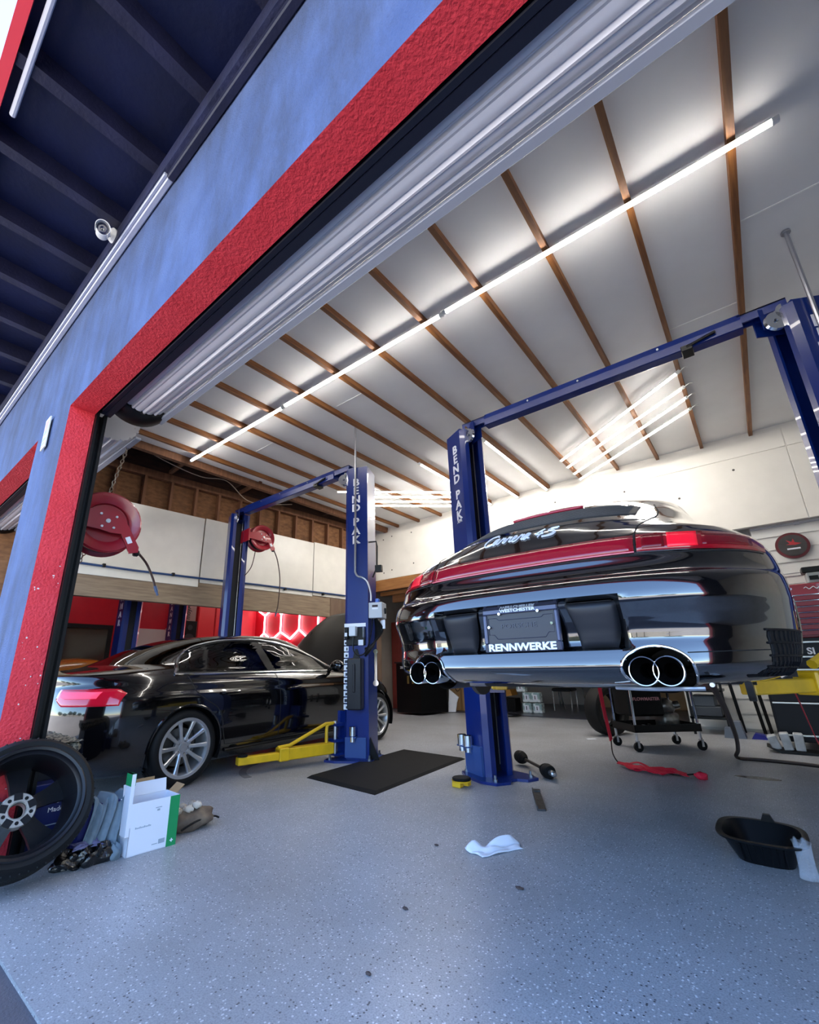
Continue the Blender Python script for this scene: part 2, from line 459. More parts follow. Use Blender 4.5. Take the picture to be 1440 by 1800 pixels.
# ---------------------------------------------------------------- ceiling
b = MB(); b.bx(-6.16, 5, YI, 7.7, 4.055, 4.12)
CEIL = struct(b.build('ceiling', CEILW))
pb = MB(); pb.bx(-.021, .021, .85, 7.66, 3.99, 4.056)
p0 = None
for i in range(13):
    x = .485 - .5725 * i
    if x < -6.2: break
    if p0 is None: p0 = pb.build('purlin', WOOD, CEIL); o = p0
    else: o = p0.copy(); COL.objects.link(o)
    o.location.x = x
b = MB(); b.bx(-6.2, -6.12, YI, 7.7, 3.94, 4.12); b.build('edge_beam', STUD, CEIL)
for x0, x1, y in ((-.06, .46, 4.55), (-3.45, -2.98, 3.35), (-2.92, -2.4, 5.0), (-5.2, -4.72, 3.4), (.52, 3, 3.6), (-4.0, -3.6, 2.9)):
    q = MB(); q.bx(x0, x1, y, y + .012, 4.05, 4.056); q.build('seam_tape', mat('seam_tape', 'f2f2ef', .5), CEIL)
# ---------------------------------------------------------------- back wall and mezzanine front
b = MB(); b.bx(-6.6, 5, 7.66, 7.74, 2.84, 4.62)
WB = struct(b.build('wall_back', WHITE))
for x0, x1, z0, z1 in ((-6.48, -4.1, 2.85, 3.99), (-4.09, -1.65, 2.85, 3.99), (-1.64, .8, 2.7, 3.72), (.81, 3.3, 2.7, 3.72), (-1.64, .8, 3.725, 3.99), (.81, 3.3, 3.725, 3.99)):
    q = MB(); q.bx(x0, x1, 7.648, 7.662, z0, z1, c=.003); q.build('white_panel', WHITE, WB)
q = MB()
for x, z in ((-6.25, 3.78), (-6.0, 3.82), (-5.45, 3.8), (-6.25, 3.0), (-6.02, 3.04), (-5.42, 3.1), (-2.3, 3.7), (-.5, 3.3), (-1.2, 3.6), (.2, 3.55)):
    q.cyl((x, 7.652, z), (x, 7.644, z), .016, n=10)
q.build('screw_plug', mat('grey_plug', '55534f', .6), WB, kind='stuff')
for x0, x1, y0, y1, z0, z1, nm in ((-6.5, -1.0, 7.62, 7.72, 2.6, 2.84, 'header_beam'), (-6.5, -1.0, 7.8, 7.9, 2.52, 2.6, 'header_beam'), (-6.5, -1.6, 8.25, 8.35, 2.42, 2.62, 'header_beam'), (-6.5, -1.6, 8.9, 9.0, 2.42, 2.62, 'header_beam')):
    q = MB(); q.bx(x0, x1, y0, y1, z0, z1); q.build(nm, PINE, WB)
q = MB(); q.bx(-1.0, 5, 7.66, 7.74, 2.70, 2.84); q.build('header_beam', SIDE, WB)
b = MB(); b.bx(-7.25, 5, 7.74, 12.1, 3.2, 3.3); struct(b.build('ceiling', DKWOOD))
# lower back walls
b = MB(); b.bx(-1.0, .2, 8.6, 8.7, 0, 3.2); b.bx(-1.07, -1.0, 8.6, 12.1, 0, 3.2); b.bx(.2, 5, 7.78, 7.86, 0, 3.2); b.bx(.2, .26, 7.86, 8.6, 0, 3.2)
WB2 = struct(b.build('wall_back', mat('pale_grey_wall', 'cfd0ce', .6)))  # plain pale grey wall carrying the siding boards
sb = MB(); sb.prism([(0, 0), (.03, 0), (.012, .2), (0, .2)], frame((.2, 8.6, 0), (0, -1, 0), z=(-1, 0, 0)), 1.2)
sb2 = MB(); sb2.prism([(0, 0), (.03, 0), (.012, .18), (0, .18)], frame((4.6, 7.78, 0), (0, -1, 0), z=(-1, 0, 0)), 4.4)
sb.v = [v for v in sb.v]
s0_ = None
for i in range(15):
    if s0_ is None: s0_ = sb.build('siding_board', SIDE, WB2); o = s0_
    else: o = s0_.copy(); COL.objects.link(o)
    o.location.z = .04 + .2 * i
s0_ = None
for i in range(15):
    if s0_ is None: s0_ = sb2.build('siding_board', SIDE, WB2); o = s0_
    else: o = s0_.copy(); COL.objects.link(o)
    o.location.z = .02 + .18 * i
b = MB(); b.bx(-7.25, -1.0, 12, 12.1, 0, 3.2); b.bx(-7.3, -7.2, 8.1, 12.1, 0, 3.2)
struct(b.build('wall_back', mat('grey_back_wall', 'a9a39a', .7, var=.05)))
b = MB(); b.bx(4.6, 4.75, YI, 13, 0, 4.62); struct(b.build('wall_right', WHITE))
b = MB(); b.bx(-14, -13.9, YI, 13, 0, 4.62); b.bx(-14, 5, 12.9, 13, 0, 4.62); struct(b.build('wall_left', REDW))
# ---------------------------------------------------------------- neighbouring bay seen through the opening in the left wall
for bb in ((-10.6, -10.5, YI, 4.98), (-10.6, -10.0, 4.98, 5.06), (-11.7, -11.6, 5.06, 8.03), (-11.6, -7.0, 8.03, 8.1)):
    b = MB(); b.bx(*bb, 0, 2.9); struct(b.build('wall_bay', REDW))
b = MB(); b.bx(-13.9, -7.0, YI, 8.1, 2.9, 3.0); struct(b.build('ceiling', WHITE))
FRB = mat('black_window_frame', '14151c', .4)
b = MB(); b.bx(-10.5, -10.46, 1.2, 3.72, .9, 1.9); b.bx(-10.5, -10.47, 1.28, 3.64, .98, 1.82)
fr = MB()
for q in ((1.2, 3.72, 1.82, 1.9), (1.2, 3.72, .9, .98), (3.64, 3.72, .98, 1.82), (1.2, 1.28, .98, 1.82)): fr.bx(-10.5, -10.44, *q)
W1_ = struct(fr.build('window_1', FRB))
g_ = MB(); g_.bx(-10.5, -10.47, 1.28, 3.64, .98, 1.82); g_.build('pane', mat('grey_window_glass', '5a5550', .08, .3), W1_)
dw = MB(); dw.bx(-10.5, -10.45, 4.16, 4.84, 0, 1.87, c=.01)
D1 = struct(dw.build('door_1', mat('pinkish_white_door', 'd9c6c6', .4)))
q = MB(); q.bx(-10.5, -10.43, 4.84, 4.9, 0, 1.9); q.build('door_frame', mat('pale_frame', 'e3d2d0', .4), D1)
q = MB(); q.cyl((-10.45, 4.24, 1.0), (-10.38, 4.24, 1.0), .025); q.build('door_handle', STEEL, D1)
# red wall cabinets
for i, (y0, y1) in enumerate(((5.5, 5.93), (5.95, 6.38))):
    t = thing('wall_cabinet', 'red wall cabinet behind the sedan, ' + ('nearer the black speaker box' if i == 0 else 'nearer the hexagon lights'), 'cabinet', (-10.4, y0, 1.45), group='red wall cabinets')
    q = MB(); q.bx(-11.55, -10.3, y0, y1, 1.45, 2.6); q.build('body', mat('red_cabinet', 'de3138', .35), t)
    q = MB(); q.bx(-10.3, -10.28, y0 + .01, y1 - .01, 1.47, 2.58, c=.005); dd = q.build('door', mat('red_cabinet', 'de3138', .35), t)
    q = MB(); q.bx(-10.28, -10.26, y1 - .06, y1 - .04, 1.5, 1.6); q.build('handle', STEEL, dd)
t = thing('first_aid_case', 'pale pink case with a handle on top, below red cabinets', 'case', (-10.2, 5.8, 1.5))
q = MB(); q.bx(-10.3, -10.1, 5.62, 6.15, 1.45, 1.58, c=.01); q.build('body', mat('pale_pink_case', 'e9c9c6', .4), t)
q = MB(); q.tube(arc((-10.2, 5.88, 1.58), .07, 0, 180, 8, (0, 1, 0)), .012); q.build('handle', mat('pale_pink_case', 'e9c9c6', .4), t)
q = MB(); q.bx(-10.6, -10.1, 5.0, 6.5, 1.38, 1.45); tag(q.build('shelf_board', REDW), 'red shelf board under the wall cabinets', 'shelf')
t = thing('carton', 'brown carton with dark lettering standing on the black box', 'carton', (-10.2, 5.2, 2.08))
q = MB(); q.bx(-10.35, -10.15, 5.08, 5.36, 2.07, 2.45); q.build('box', mat('carton_board', '8d6f68', .7), t)
text('moyA', .14, frame((-10.145, 5.17, 2.27), (0, 0, 1), z=(1, 0, 0)), mat('dark_print', '2a1d22', .6), t, bold=.003)
t = thing('speaker_box', 'black speaker box under the brown carton, beside red cabinets', 'speaker', (-10.2, 5.24, 1.6))
q = MB(); q.bx(-10.35, -10.12, 5.07, 5.4, 1.46, 2.07, c=.01); q.build('cabinet', BLACK, t)
q = MB(); q.cyl((-10.12, 5.23, 1.66), (-10.11, 5.23, 1.66), .12, n=20); q.cyl((-10.12, 5.23, 1.92), (-10.11, 5.23, 1.92), .06, n=16); q.build('cone', mat('speaker_cone', '24252b', .6), t)
# hexagon led wall
HY = 7.98
H = [(-11.44, 2.66), (-11.08, 2.47), (-10.83, 2.59), (-11.08, 1.97), (-11.29, 1.85), (-10.83, 1.82), (-10.47, 2.56), (-10.32, 2.45), (-10.21, 2.52), (-10.32, 1.96), (-10.6, 1.81), (-9.89, 1.75), (-9.52, 2.43), (-9.53, 1.98), (-9.21, 1.77), (-8.77, 2.33), (-8.77, 1.97), (-9.04, 1.82), (-9.15, 2.62), (-9.9, 2.66), (-8.4, 2.55)]
E_ = [(0, 1), (1, 2), (1, 3), (3, 4), (3, 5), (6, 7), (7, 8), (7, 9), (9, 10), (9, 11), (12, 13), (13, 11), (13, 14), (15, 16), (16, 17), (2, 6), (12, 18), (12, 19), (15, 18), (8, 19), (15, 20), (5, 10), (14, 17)]
TUBEW = mat('hexagon_tube_glow', 'ffffff', .5, emit=6)
t = thing('hexagon_light', 'honeycomb of glowing white tubes on the red wall', 'wall light', (-10, 8.0, 2.2))
for i, j in E_:
    q = MB(); q.tube([(H[i][0], HY, H[i][1]), (H[j][0], HY, H[j][1])], .02, n=8); q.build('light_tube', TUBEW, t)
# small lift posts in the next bay
def bay_post(x, y, lab, ang):
    t = thing('lift_post', lab, 'lift post', (x, y, 0), ang, group='lift posts in the next bay')
    q = MB(); q.prism([(-.13, -.14), (.1, -.14), (.13, -.11), (.13, -.05), (.11, -.05), (.11, -.12), (-.11, -.12), (-.11, .12), (.11, .12), (.11, .05), (.13, .05), (.13, .11), (.1, .14), (-.13, .14)], Matrix.Translation((0, 0, .02)), 2.85)
    q.build('column', BLUEP, t, local=True)
    q = MB(); q.bx(-.11, .1, -.12, .12, .02, 2.8); q.build('channel', mat('dark_channel', '080a16', .5), t, local=True)
    q = MB(); q.bx(-.25, .25, -.25, .25, 0, .02); q.build('base_plate', BLUEP, t, local=True)
    text('D\nA\nN\nM\nA\nR', .13, frame((-.0, -.142, 2.02), (1, 0, 0), z=(0, -1, 0)), PRINTW, t, local=True, bold=.004)
    return t
bay_post(-7.75, 2.97, 'navy lift post between window and pale door behind the sedan', R(0))
bay_post(-9.45, 4.58, 'navy lift post beside the brown carton behind the sedan', R(0))
# unseen ceiling tubes added to brighten the next bay
for i, (x, y) in enumerate(((-9.3, 2.6), (-9.3, 5.2), (-8.2, 7.2))):
    q = MB(); q.tube([(x, y - .6, 2.84), (x, y + .6, 2.84)], .022, n=8)
    tag(q.build('led_tube', mat('bay_fill_glow', 'ffffff', .5, emit=8)), 'added unseen led tube on the low ceiling of the red walled bay, ' + ('nearest the front', 'in the middle', 'above the hexagon lights')[i], 'ceiling light', 'added led tubes of the red bay')
# orange car behind the sedan
t = thing('orange_car', 'orange car parked in the red bay behind the black sedan', 'car', (-9.25, 2.5, 0))
ORG = mat('orange_paint', 'd9821e', .25, coat=.6)
prof = [(.9 + (a - .9) * .76, c) for a, c in ((.9, .35), (.92, .72), (1.2, .9), (1.9, .97), (2.3, 1.06), (2.9, 1.19), (3.6, 1.22), (4.2, 1.1), (4.6, .85), (5.2, .72), (5.3, .4))]
def osec(y, zt, wd):
    return [(-9.3 + wd * a, y, .3 + (zt - .3) * bb) for a, bb in ((-1, 0), (-1.02, .45), (-.93, .8), (-.72, .95), (-.35, 1), (.35, 1), (.72, .95), (.93, .8), (1.02, .45), (1, 0))]
q = MB(); q.loft([osec(y, z, .8 if k in (0, len(prof) - 1) else .88) for k, (y, z) in enumerate(prof)]); q.build('body', ORG, t, smooth=True, sharp=60, sub=1)
q = MB(); q.blob((-8.75, 2.15, 1.0), (.28, .35, .03)); q.build('air_scoop', BLACK, t, smooth=True)
for x in (-9.95, -8.35):
    for y in (1.6, 3.5):
        q = MB(); q.cyl((x - .1, y, .32), (x + .1, y, .32), .32, n=24); q.build('wheel', RUB, t, smooth=True)

# ---------------------------------------------------------------- roll-up doors
def roller(x0, x1, lab, bracket):
    t = thing('roller_door', lab, 'roller door', ((x0 + x1) / 2, 1.03, 2.88))
    yc, zc, r = 1.03, 2.88, .2
    ring = []; NS = 16
    for k in range(NS):
        for f, dr in ((0, -.014), (.07, -.002), (.13, .004), (.24, .004), (.30, -.001), (.36, -.004), (.55, .0), (.75, -.001), (.9, -.005), (.96, -.014)):
            a = 2 * math.pi * (k + f) / NS; ring.append((yc + (r + dr) * math.cos(a), zc + (r + dr) * math.sin(a)))
    q = MB(); q.loft([[(x, y, z) for y, z in ring] for x in (x0 + .2, x1 - .2)]); q.build('curtain_roll', ROLLER, t, smooth=True, sharp=40)
    q = MB(); q.bx(x0 + .02, x1 - .02, .83, .86, 2.66, 2.80, c=.004); q.bx(x0 + .02, x1 - .02, .86, .90, 2.655, 2.665); q.build('shade_strip', mat('shade_navy', '0b1024', .5), t)  # added dark strip standing in for the shade behind the beam
    q = MB(); q.bx(x0 + .1, x1 - .1, 1.17, 1.215, 2.705, 2.725, c=.003); q.build('edge_strip', LGREY, t)
    for xx, sgn in ((x0 + .03, -1), (x1 - .03, 1))[:2 if bracket else 1]:
        q = MB(); M = frame((xx - .015, yc, zc), (0, 1, 0), z=(1, 0, 0))
        q.lathe([(.0, .01), (.05, .01), (.05, -.03), (.0, -.03)], M, 24)
        q.lathe([(0, .0), (.2, .0), (.232, .03), (.24, .09), (.232, .16), (.212, .19), (.19, .19)], frame((xx + .01 * sgn, yc, zc), (0, 1, 0), z=(-sgn, 0, 0)), 40)
        for k in range(5): q.bx(.06, .2, -.012, .012, -.01, .012, frame((xx, yc, zc), (0, 1, 0), z=(-sgn, 0, 0)) @ Matrix.Rotation(R(72 * k + 20), 4, 'Z'))
        q.build('end_wheel', BLKM, t, smooth=True)
        q = MB(); q.bx(xx - sgn * -.0 - .035, xx + .035, .815, .835, 2.66, 3.1); q.bx(xx - .01, xx + .01, .83, 1.06, 2.84, 2.92); q.build('bracket', BLKM, t)
        q = MB(); xs = xx - sgn * -.03
        for yy in (.815, .862): q.bx(xs - .03, xs + .03, yy, yy + .018, .0, 2.66)
        q.bx(xs + (.024 if sgn > 0 else -.03), xs + (.03 if sgn > 0 else -.024), .83, .865, .0, 2.66)
        q.build('guide_track', BLKM, t)
    return t
roller(XJ, 1.9, 'white slatted roller door coiled above the main bay opening', True)
roller(-7.25, -3.36, 'white slatted roller door coiled above the opening left of the pillar', False)
# door chain
t = thing('hoist_chain', 'rusty link chain hanging behind the large red hose reel', 'chain', (-3.9, 1.2, 1.5))
pts = [(-3.56, 1.19, 2.86), (-3.64, 1.195, 2.74), (-3.9, 1.2, 2.39), (-3.9, 1.1, 1.85), (-3.9, .98, 1.5)]
path = bez(pts, 30); tot = 0; last = None; q = MB(); k = 0
def link(q, p, t_, flip):
    z = t_.normalized(); a = Vector((0, 1, 0)) if flip else Vector((1, 0, .1)); x = (a - z * a.dot(z)).normalized()
    ring = [p + x * .011 * math.cos(u) + z * (.018 * math.sin(u)) for u in [2 * math.pi * i / 10 for i in range(10)]]
    q.tube(ring, .0042, n=5, closed=True)
acc = 0
for i in range(1, len(path)):
    acc += (path[i] - path[i - 1]).length
    if acc > .027:
        link(q, path[i], path[i] - path[i - 1], k % 2); k += 1; acc = 0
q.build('chain_links', mat('rusty_steel', '8f8070', .5, .7, var=.3, vs_=40), t, smooth=True)
q = MB(); q.cyl((-3.9, .815, 1.5), (-3.9, .98, 1.5), .012); q.build('hook', STEEL, t)
# notice card on the pillar
t = thing('notice_card', 'small printed card on the blue pillar beside red jamb', 'sign', (-3.63, .66, 2.59))
Mc = frame((-3.63, .652, 2.59), (1, 0, .0), z=(0, -1, 0)) @ Matrix.Rotation(R(4), 4, 'Z')
q = MB(Mc); q.bx(-.05, .05, -.125, .125, 0, .008); q.build('card', mat('cream_card', 'e6e0cf', .5), t)
q = MB(Mc); q.bx(-.036, .036, -.01, .1, .008, .0095); q.build('print', mat('faded_print', 'd98a94', .6, col2='7fb0cf', vs_=14), t)
q = MB(Mc); q.bx(-.036, .036, -.06, -.04, .008, .0095); q.bx(-.036, .02, -.09, -.075, .008, .0095); q.build('text_rows', mat('grey_print', '9aa7b5', .6), t)

# ---------------------------------------------------------------- security camera
t = thing('security_camera', 'white bullet security camera under the navy eave', 'security camera', (-2.75, .58, 3.72))
P0 = Vector((-2.74, .585, 3.70)); P1 = Vector((-2.72, .53, 3.64)); P2 = Vector((-2.5, .48, 3.515))
CW = mat('white_camera_shell', 'eceae6', .35)
q = MB(); q.lathe([(0, 0), (.045, 0), (.048, .012), (.035, .03), (0, .03)], axis_frame((-2.74, .60, 3.70), (.1, -1, -.3)), 20); q.build('mount_plate', CW, t, smooth=True)
q = MB(); q.cyl(P0, P1, .016, n=12); q.blob(P1, (.024, .024, .024)); q.build('swivel_arm', CW, t, smooth=True)
A = axis_frame(P1, P2 - P1)
q = MB(); q.lathe([(0, -.02), (.03, -.02), (.036, -.005), (.036, .11), (.033, .113), (.0, .113)], A, 24); q.build('body', CW, t, smooth=True)
q = MB(); q.lathe([(.0375, .05), (.041, .055), (.041, .15), (.038, .15), (.037, .06)], A @ Matrix.Rotation(R(-40), 4, 'Z'), 18, ang=R(240)); q.build('sun_hood', CW, t, smooth=True, solid=.002)
q = MB(); q.lathe([(0, .118), (.012, .12), (.014, .116), (.026, .116), (.033, .113), (.033, .1)], A, 24); q.build('lens', mat('camera_lens', '23253a', .1, coat=1), t, smooth=True)

# ---------------------------------------------------------------- led tubes under the ceiling
LED = mat('led_tube_glow', 'fff9f0', .5, emit=27)
CAPM = mat('white_end_cap', 'eeeeea', .4)
def led(p0, p1, lab, group, up=20):
    p0 = Vector(p0); p1 = Vector(p1); t = thing('led_tube', lab, 'tube light', (p0 + p1) / 2, group=group)
    u = (p1 - p0).normalized()
    s_ = u.cross(Vector((0, 0, 1))).normalized()
    def half(a0, a1, r, n=8): return [[p + s_ * r * math.cos(R(a0 + (a1 - a0) * k / n)) + Vector((0, 0, r * math.sin(R(a0 + (a1 - a0) * k / n)))) for k in range(n + 1)] for p in (p0 + u * .02, p1 - u * .02)]
    q = MB(); q.loft(half(-180 - up, up, .017)); q.build('diffuser', LED, t, smooth=True, sharp=80)
    q = MB(); q.loft(half(up - 2, 182 - up, .0195)); q.build('backing', CAPM, t, smooth=True, sharp=80)
    for e, k in ((p0, 1), (p1, -1)):
        q = MB(); q.cyl(e - u * .012 * k, e + u * .022 * k, .021, n=12); q.build('end_cap', CAPM, t, smooth=True)
    return t
ZL = 3.955
for i, (a, c) in enumerate(((-6.0, -3.84), (-3.81, -1.6), (-1.57, .69))):
    led((a, 2.83, ZL), (c, 2.84, ZL), ('led tube of the long front row, at its far left end', 'led tube in the middle of the long front row', 'led tube of the long front row, right end near the roller')[i], 'long front row of led tubes')
for i in range(4):
    y = (5.21, 5.58, 5.85, 6.17)[i]; y2 = (6.58, 6.89, 7.22, 7.52)[i]
    t = led((-.09, y, ZL), (-1.81, y2, ZL), ('first', 'second', 'third', 'last')[i] + ' slanted led tube counted from the crossbar, above the sports car', 'slanted tubes above the sports car', 0)
    q = MB(); q.tube(bez([(-.08, y, ZL), (-.03, y - .03, ZL + .01), (0.0, y + .02, ZL + .03)], 5), .006, n=6); q.build('pigtail', CAPM, t)
for i in range(4):
    y = 5.14 + .32 * i; led((-5.26, y, ZL), (-3.68, y + 1.46, ZL), ('first', 'second', 'third', 'last')[i] + ' slanted led tube from the front, behind the sedan lift post', 'slanted tubes above the sedan', 0)
for i, x in enumerate((-2.40, -2.95, -3.5)):
    led((x, 5.2, ZL), (x, 7.6, ZL), ('led tube along a purlin, just right of the middle blue post', 'led tube along a purlin, second from the middle blue post', 'led tube along a purlin, mostly hidden behind the middle blue post')[i], 'tubes running along the purlins', 0)

# ---------------------------------------------------------------- pipes and cables
BHOSE = mat('blue_air_line', '2c4a7c', .4)
q = MB(LWM); q.tube([(.2, -.06, 2.38), (1.0, -.06, 2.37), (1.98, -.06, 2.38), (3.0, -.06, 2.40), (5.1, -.06, 2.41)], .016, n=8)
t = thing('air_line', 'blue air line running along the white panels', 'pipe', W0 + Vector((0, 1, 2.4)))
q.build('pipe', BHOSE, t, smooth=True)
for s in (.6, 1.55, 2.5, 3.6, 4.5):
    q = MB(LWM); q.bx(s - .02, s + .02, -.08, -.03, 2.36, 2.41, c=.004); q.build('clip', BLKM, t)
q = MB(LWM); q.tube(bez([(.7, -.45, 4.12), (1.2, -.4, 4.02), (1.7, -.35, 3.98), (2.15, -.3, 4.06), (2.6, -.2, 3.86), (3.0, -.2, 3.88), (3.5, -.3, 3.98)], 8), .008, n=6)
tag(q.build('cable', mat('pale_cable', 'b9a795', .5)), 'pale cable sagging under the dark ceiling edge', 'cable')
# ---------------------------------------------------------------- hose reels
RREEL = mat('reel_red_paint', '9a1a2c', .32, coat=.3)
RHOSE = mat('brown_rubber_hose', '3a2420', .5)
def reel(name, lab, c, r, yaw, armdir, hose, extra=None):
    """disc axis points along +x rotated by yaw"""
    t = thing(name, lab, 'hose reel', c, group='red hose reels')
    M = Matrix.Translation(Vector(c)) @ Matrix.Rotation(yaw, 4, 'Z') @ frame((0, 0, 0), (0, 1, 0), (0, 0, 1))   # local x = along wall, y = up, z = towards room
    q = MB(); q.lathe([(.0, .03 * r / .25), (r * .62, .03), (r * .64, .055), (r * .78, .075), (r * .95, .082), (r, .07), (r, .055), (r * .9, .05), (r * .6, .02), (0, .015)], M, 48); q.build('front_disc', RREEL, t, smooth=True)
    q = MB(); q.lathe([(0, -.055), (r * .6, -.055), (r * .9, -.085), (r, -.1), (r, -.115), (r * .9, -.1), (0, -.075)], M, 48); q.build('rear_disc', RREEL, t, smooth=True)
    q = MB(); q.lathe([(r * .55, -.06), (r * .9, -.055), (r * .93, 0), (r * .9, .045), (r * .55, .02)], M, 40, closed=True); q.build('wound_hose', RUB, t, smooth=True)
    q = MB()
    q.prism([(-r * 1.25, -.055), (-r * .2, -.07), (r * .12, -.085), (r * .42, -r * .35), (r * .72, -r * .95), (r * .98, -r * .88), (r * .98, -r * .7), (r * .5, r * .1), (r * .2, r * .36), (-r * .35, r * .34), (-r * 1.25, r * .2)], M @ Matrix.Translation((0, 0, .088)), .014)
    q.build('swing_arm', RREEL, t, smooth=True, sharp=30)
    q = MB(); q.bx(-r * 1.3, -r * 1.2, -.1, .1, -.16, .13, M); q.build('mount_plate', RREEL, t)
    for px, py in ((0, 0), (-.22, .2), (.22, .17), (-.15, -.2), (.18, -.2)):
        q = MB(); q.cyl(M @ Vector((px * r, py * r, .1)), M @ Vector((px * r, py * r, .112)), .016 if px == 0 else .009, n=12); q.build('bolt', STEEL, t, smooth=True)
    q = MB(); q.bx(-.026, .026, -.017, .017, 0, .002, M @ Matrix.Translation((r * .66, -r * .52, .103)) @ Matrix.Rotation(R(-62), 4, 'Z')); q.build('rating_label', PRINTW, t)
    q = MB(); q.bx(r * .88, r * 1.06, -r * .96, -r * .78, .03, .08, M, c=.008); q.build('hose_guide', BLKM, t)
    p0 = M @ Vector((r * 1.05, -r * .86, .055))
    h = MB(); h.tube(bez([p0] + hose, 10), .009, n=8); ho = h.build('hose', RHOSE, t, smooth=True)
    e = Vector(hose[-1]); dd = (e - Vector(hose[-2])).normalized()
    q = MB(); q.cyl(e, e + dd * .05, .013, n=10); q.cyl(e + dd * .05, e + dd * .08, .009, n=10); q.build('coupling', mat('blue_grey_coupling', '4a5d80', .4, .5), ho, smooth=True)
    if extra:
        q = MB(); q.tube(bez(extra, 10), .007, n=6); q.build('feed_line', RHOSE, t, smooth=True)
    return t
reel('hose_reel', 'large red hose reel beside the red door jamb', (-3.66, 1.13, 2.03), .235, R(-8), 0, [(-3.66, 1.47, 1.78), (-3.66, 1.53, 1.68), (-3.66, 1.56, 1.61)])
reel('hose_reel', 'small looking red hose reel mounted on the far blue post', (-6.08, 4.2, 3.05), .215, R(-8), 0, [(-6.06, 4.55, 2.72), (-6.06, 4.62, 2.4), (-6.06, 4.61, 2.0), (-6.06, 4.58, 1.86)], [(-6.15, 4.16, 2.85), (-6.12, 4.08, 2.55), (-6.2, 3.98, 2.36), (-6.3, 3.95, 2.28)])

# ---------------------------------------------------------------- two post lifts
DKCH = mat('dark_channel_blue', '070a1c', .5)
ANCH = mat('anchor_steel', '7b828f', .35, .8)
def lift(name, lab, cl, cr, ang, zt, parts):
    t = thing(name, lab, 'car lift', ((cl[0] + cr[0]) / 2, cl[1], 0))
    sec = [(-.15, -.15), (.11, -.15), (.15, -.11), (.15, -.06), (.134, -.06), (.134, -.105), (.104, -.134), (-.134, -.134), (-.134, .134), (.104, .134), (.134, .105), (.134, .06), (.15, .06), (.15, .11), (.11, .15), (-.15, .15)]
    fr_ = []
    for k, c in enumerate((cl, cr)):
        sgn = 1 if k == 0 else -1
        ox = Vector((math.cos(ang) * sgn, -math.sin(ang), 0))
        M = frame((c[0], c[1], 0), ox, z=(0, 0, 1)); fr_.append(M)
        q = MB(); q.prism(sec, M @ Matrix.Translation((0, 0, .02)), zt - .02)
        q.bx(-.15, .12, -.15, .15, zt, zt + .012, M)
        co = q.build('column', BLUEP, t, smooth=True, sharp=25)
        q = MB(); q.bx(-.13, -.05, -.13, .13, .02, zt - .1, M); q.bx(-.05, .05, -.05, .09, .5, 1.2, M); q.build('channel_back', DKCH, co)
        q = MB(); q.tube([M @ Vector((.06, .05, .1)), M @ Vector((.06, .05, zt - .06))], .005, n=6); q.build('lift_cable', STEEL, co)
        poly = [(-.2, -.2), (-.05, -.26), (.2, -.27), (.33, -.2), (.34, -.06), (.27, .0), (.27, .06), (.34, .12), (.33, .24), (.2, .27), (-.2, .2)]
        q = MB(); q.prism(poly, M, .022); bp = q.build('base_plate', BLUEP, t)
        for bx_, by_ in ((-.16, -.17), (.28, -.17), (.28, .2), (-.16, .17)):
            q = MB(); q.cyl(M @ Vector((bx_, by_, .02)), M @ Vector((bx_, by_, .07)), .011, n=8); q.cyl(M @ Vector((bx_, by_, .022)), M @ Vector((bx_, by_, .04)), .02, n=6); q.build('anchor_bolt', ANCH, bp)
        # sheaves at the head
        for a, dz in ((.12, -.03), (.2, -.1)):
            q = MB(); y_ = .0; M2 = M @ frame((a, -.075 * sgn, zt + dz), (1, 0, 0), (0, 0, 1))
            q.lathe([(.015, -.014), (.072, -.014), (.06, 0), (.072, .014), (.015, .014)], M2, 24, closed=True); q.cyl(M2 @ Vector((0, 0, -.03)), M2 @ Vector((0, 0, .03)), .012, n=10)
            q.build('sheave', CHROME, t, smooth=True)
        q = MB(); q.bx(.08, .26, -.06, -.05, zt - .13, zt + .05, M); q.bx(.08, .26, .03, .04, zt - .13, zt + .05, M); q.build('sheave_bracket', BLUEP, t)
    # crossbar
    x0, x1 = cl[0] + .2, cr[0] - .2; yb = (cl[1] + cr[1]) / 2 - .1; z0, z1 = zt - .04, zt + .09
    ring = [(-.055, .0), (-.055, .07), (-.035, .13), (.035, .13), (.055, .07), (.055, 0), (.045, -.005), (-.045, -.005)]
    q = MB(); q.loft([[(x, yb + a, z0 + bb) for a, bb in ring] for x in (x0 + .12, x1 - .12)]); q.build('crossbar', BLUEP, t)
    for xa, xb in ((x0 - .15, x0 + .14), (x1 - .14, x1 + .15)):
        q = MB(); q.bx(xa, xb, yb - .045, yb - .03, z0 + .04, z0 + .115); q.bx(xa, xb, yb + .03, yb + .045, z0 + .04, z0 + .115); q.bx(xa, xb, yb - .045, yb + .045, z0 + .105, z0 + .115); q.build('crossbar_end', BLUEP, t)
    for fx in (.25, .45, .72):
        q = MB(); xx = x0 + (x1 - x0) * fx; q.cyl((xx, yb - .052, z0 + .09), (xx, yb - .062, z0 + .088), .009, n=8); q.build('bolt', STEEL, t)
    xs = x0 + (x1 - x0) * .8
    q = MB(); q.bx(xs - .04, xs + .04, yb - .075, yb + .05, z0 - .03, z0 + .02, c=.004); q.tube([(xs, yb - .07, z0), (xs + .2, yb - .075, z0 + .04)], .012, n=8); q.build('limit_switch', BLKM, t)
    return t, fr_
LA, FA = lift('car_lift', 'blue two post lift standing around the black sedan', (-6.34, 3.93), (-3.63, 3.98), R(22), 3.42, None)
LP, FP = lift('car_lift', 'blue two post lift holding up the black sports car', (-2.12, 4.1), (.71, 4.1), R(28), 3.45, None)
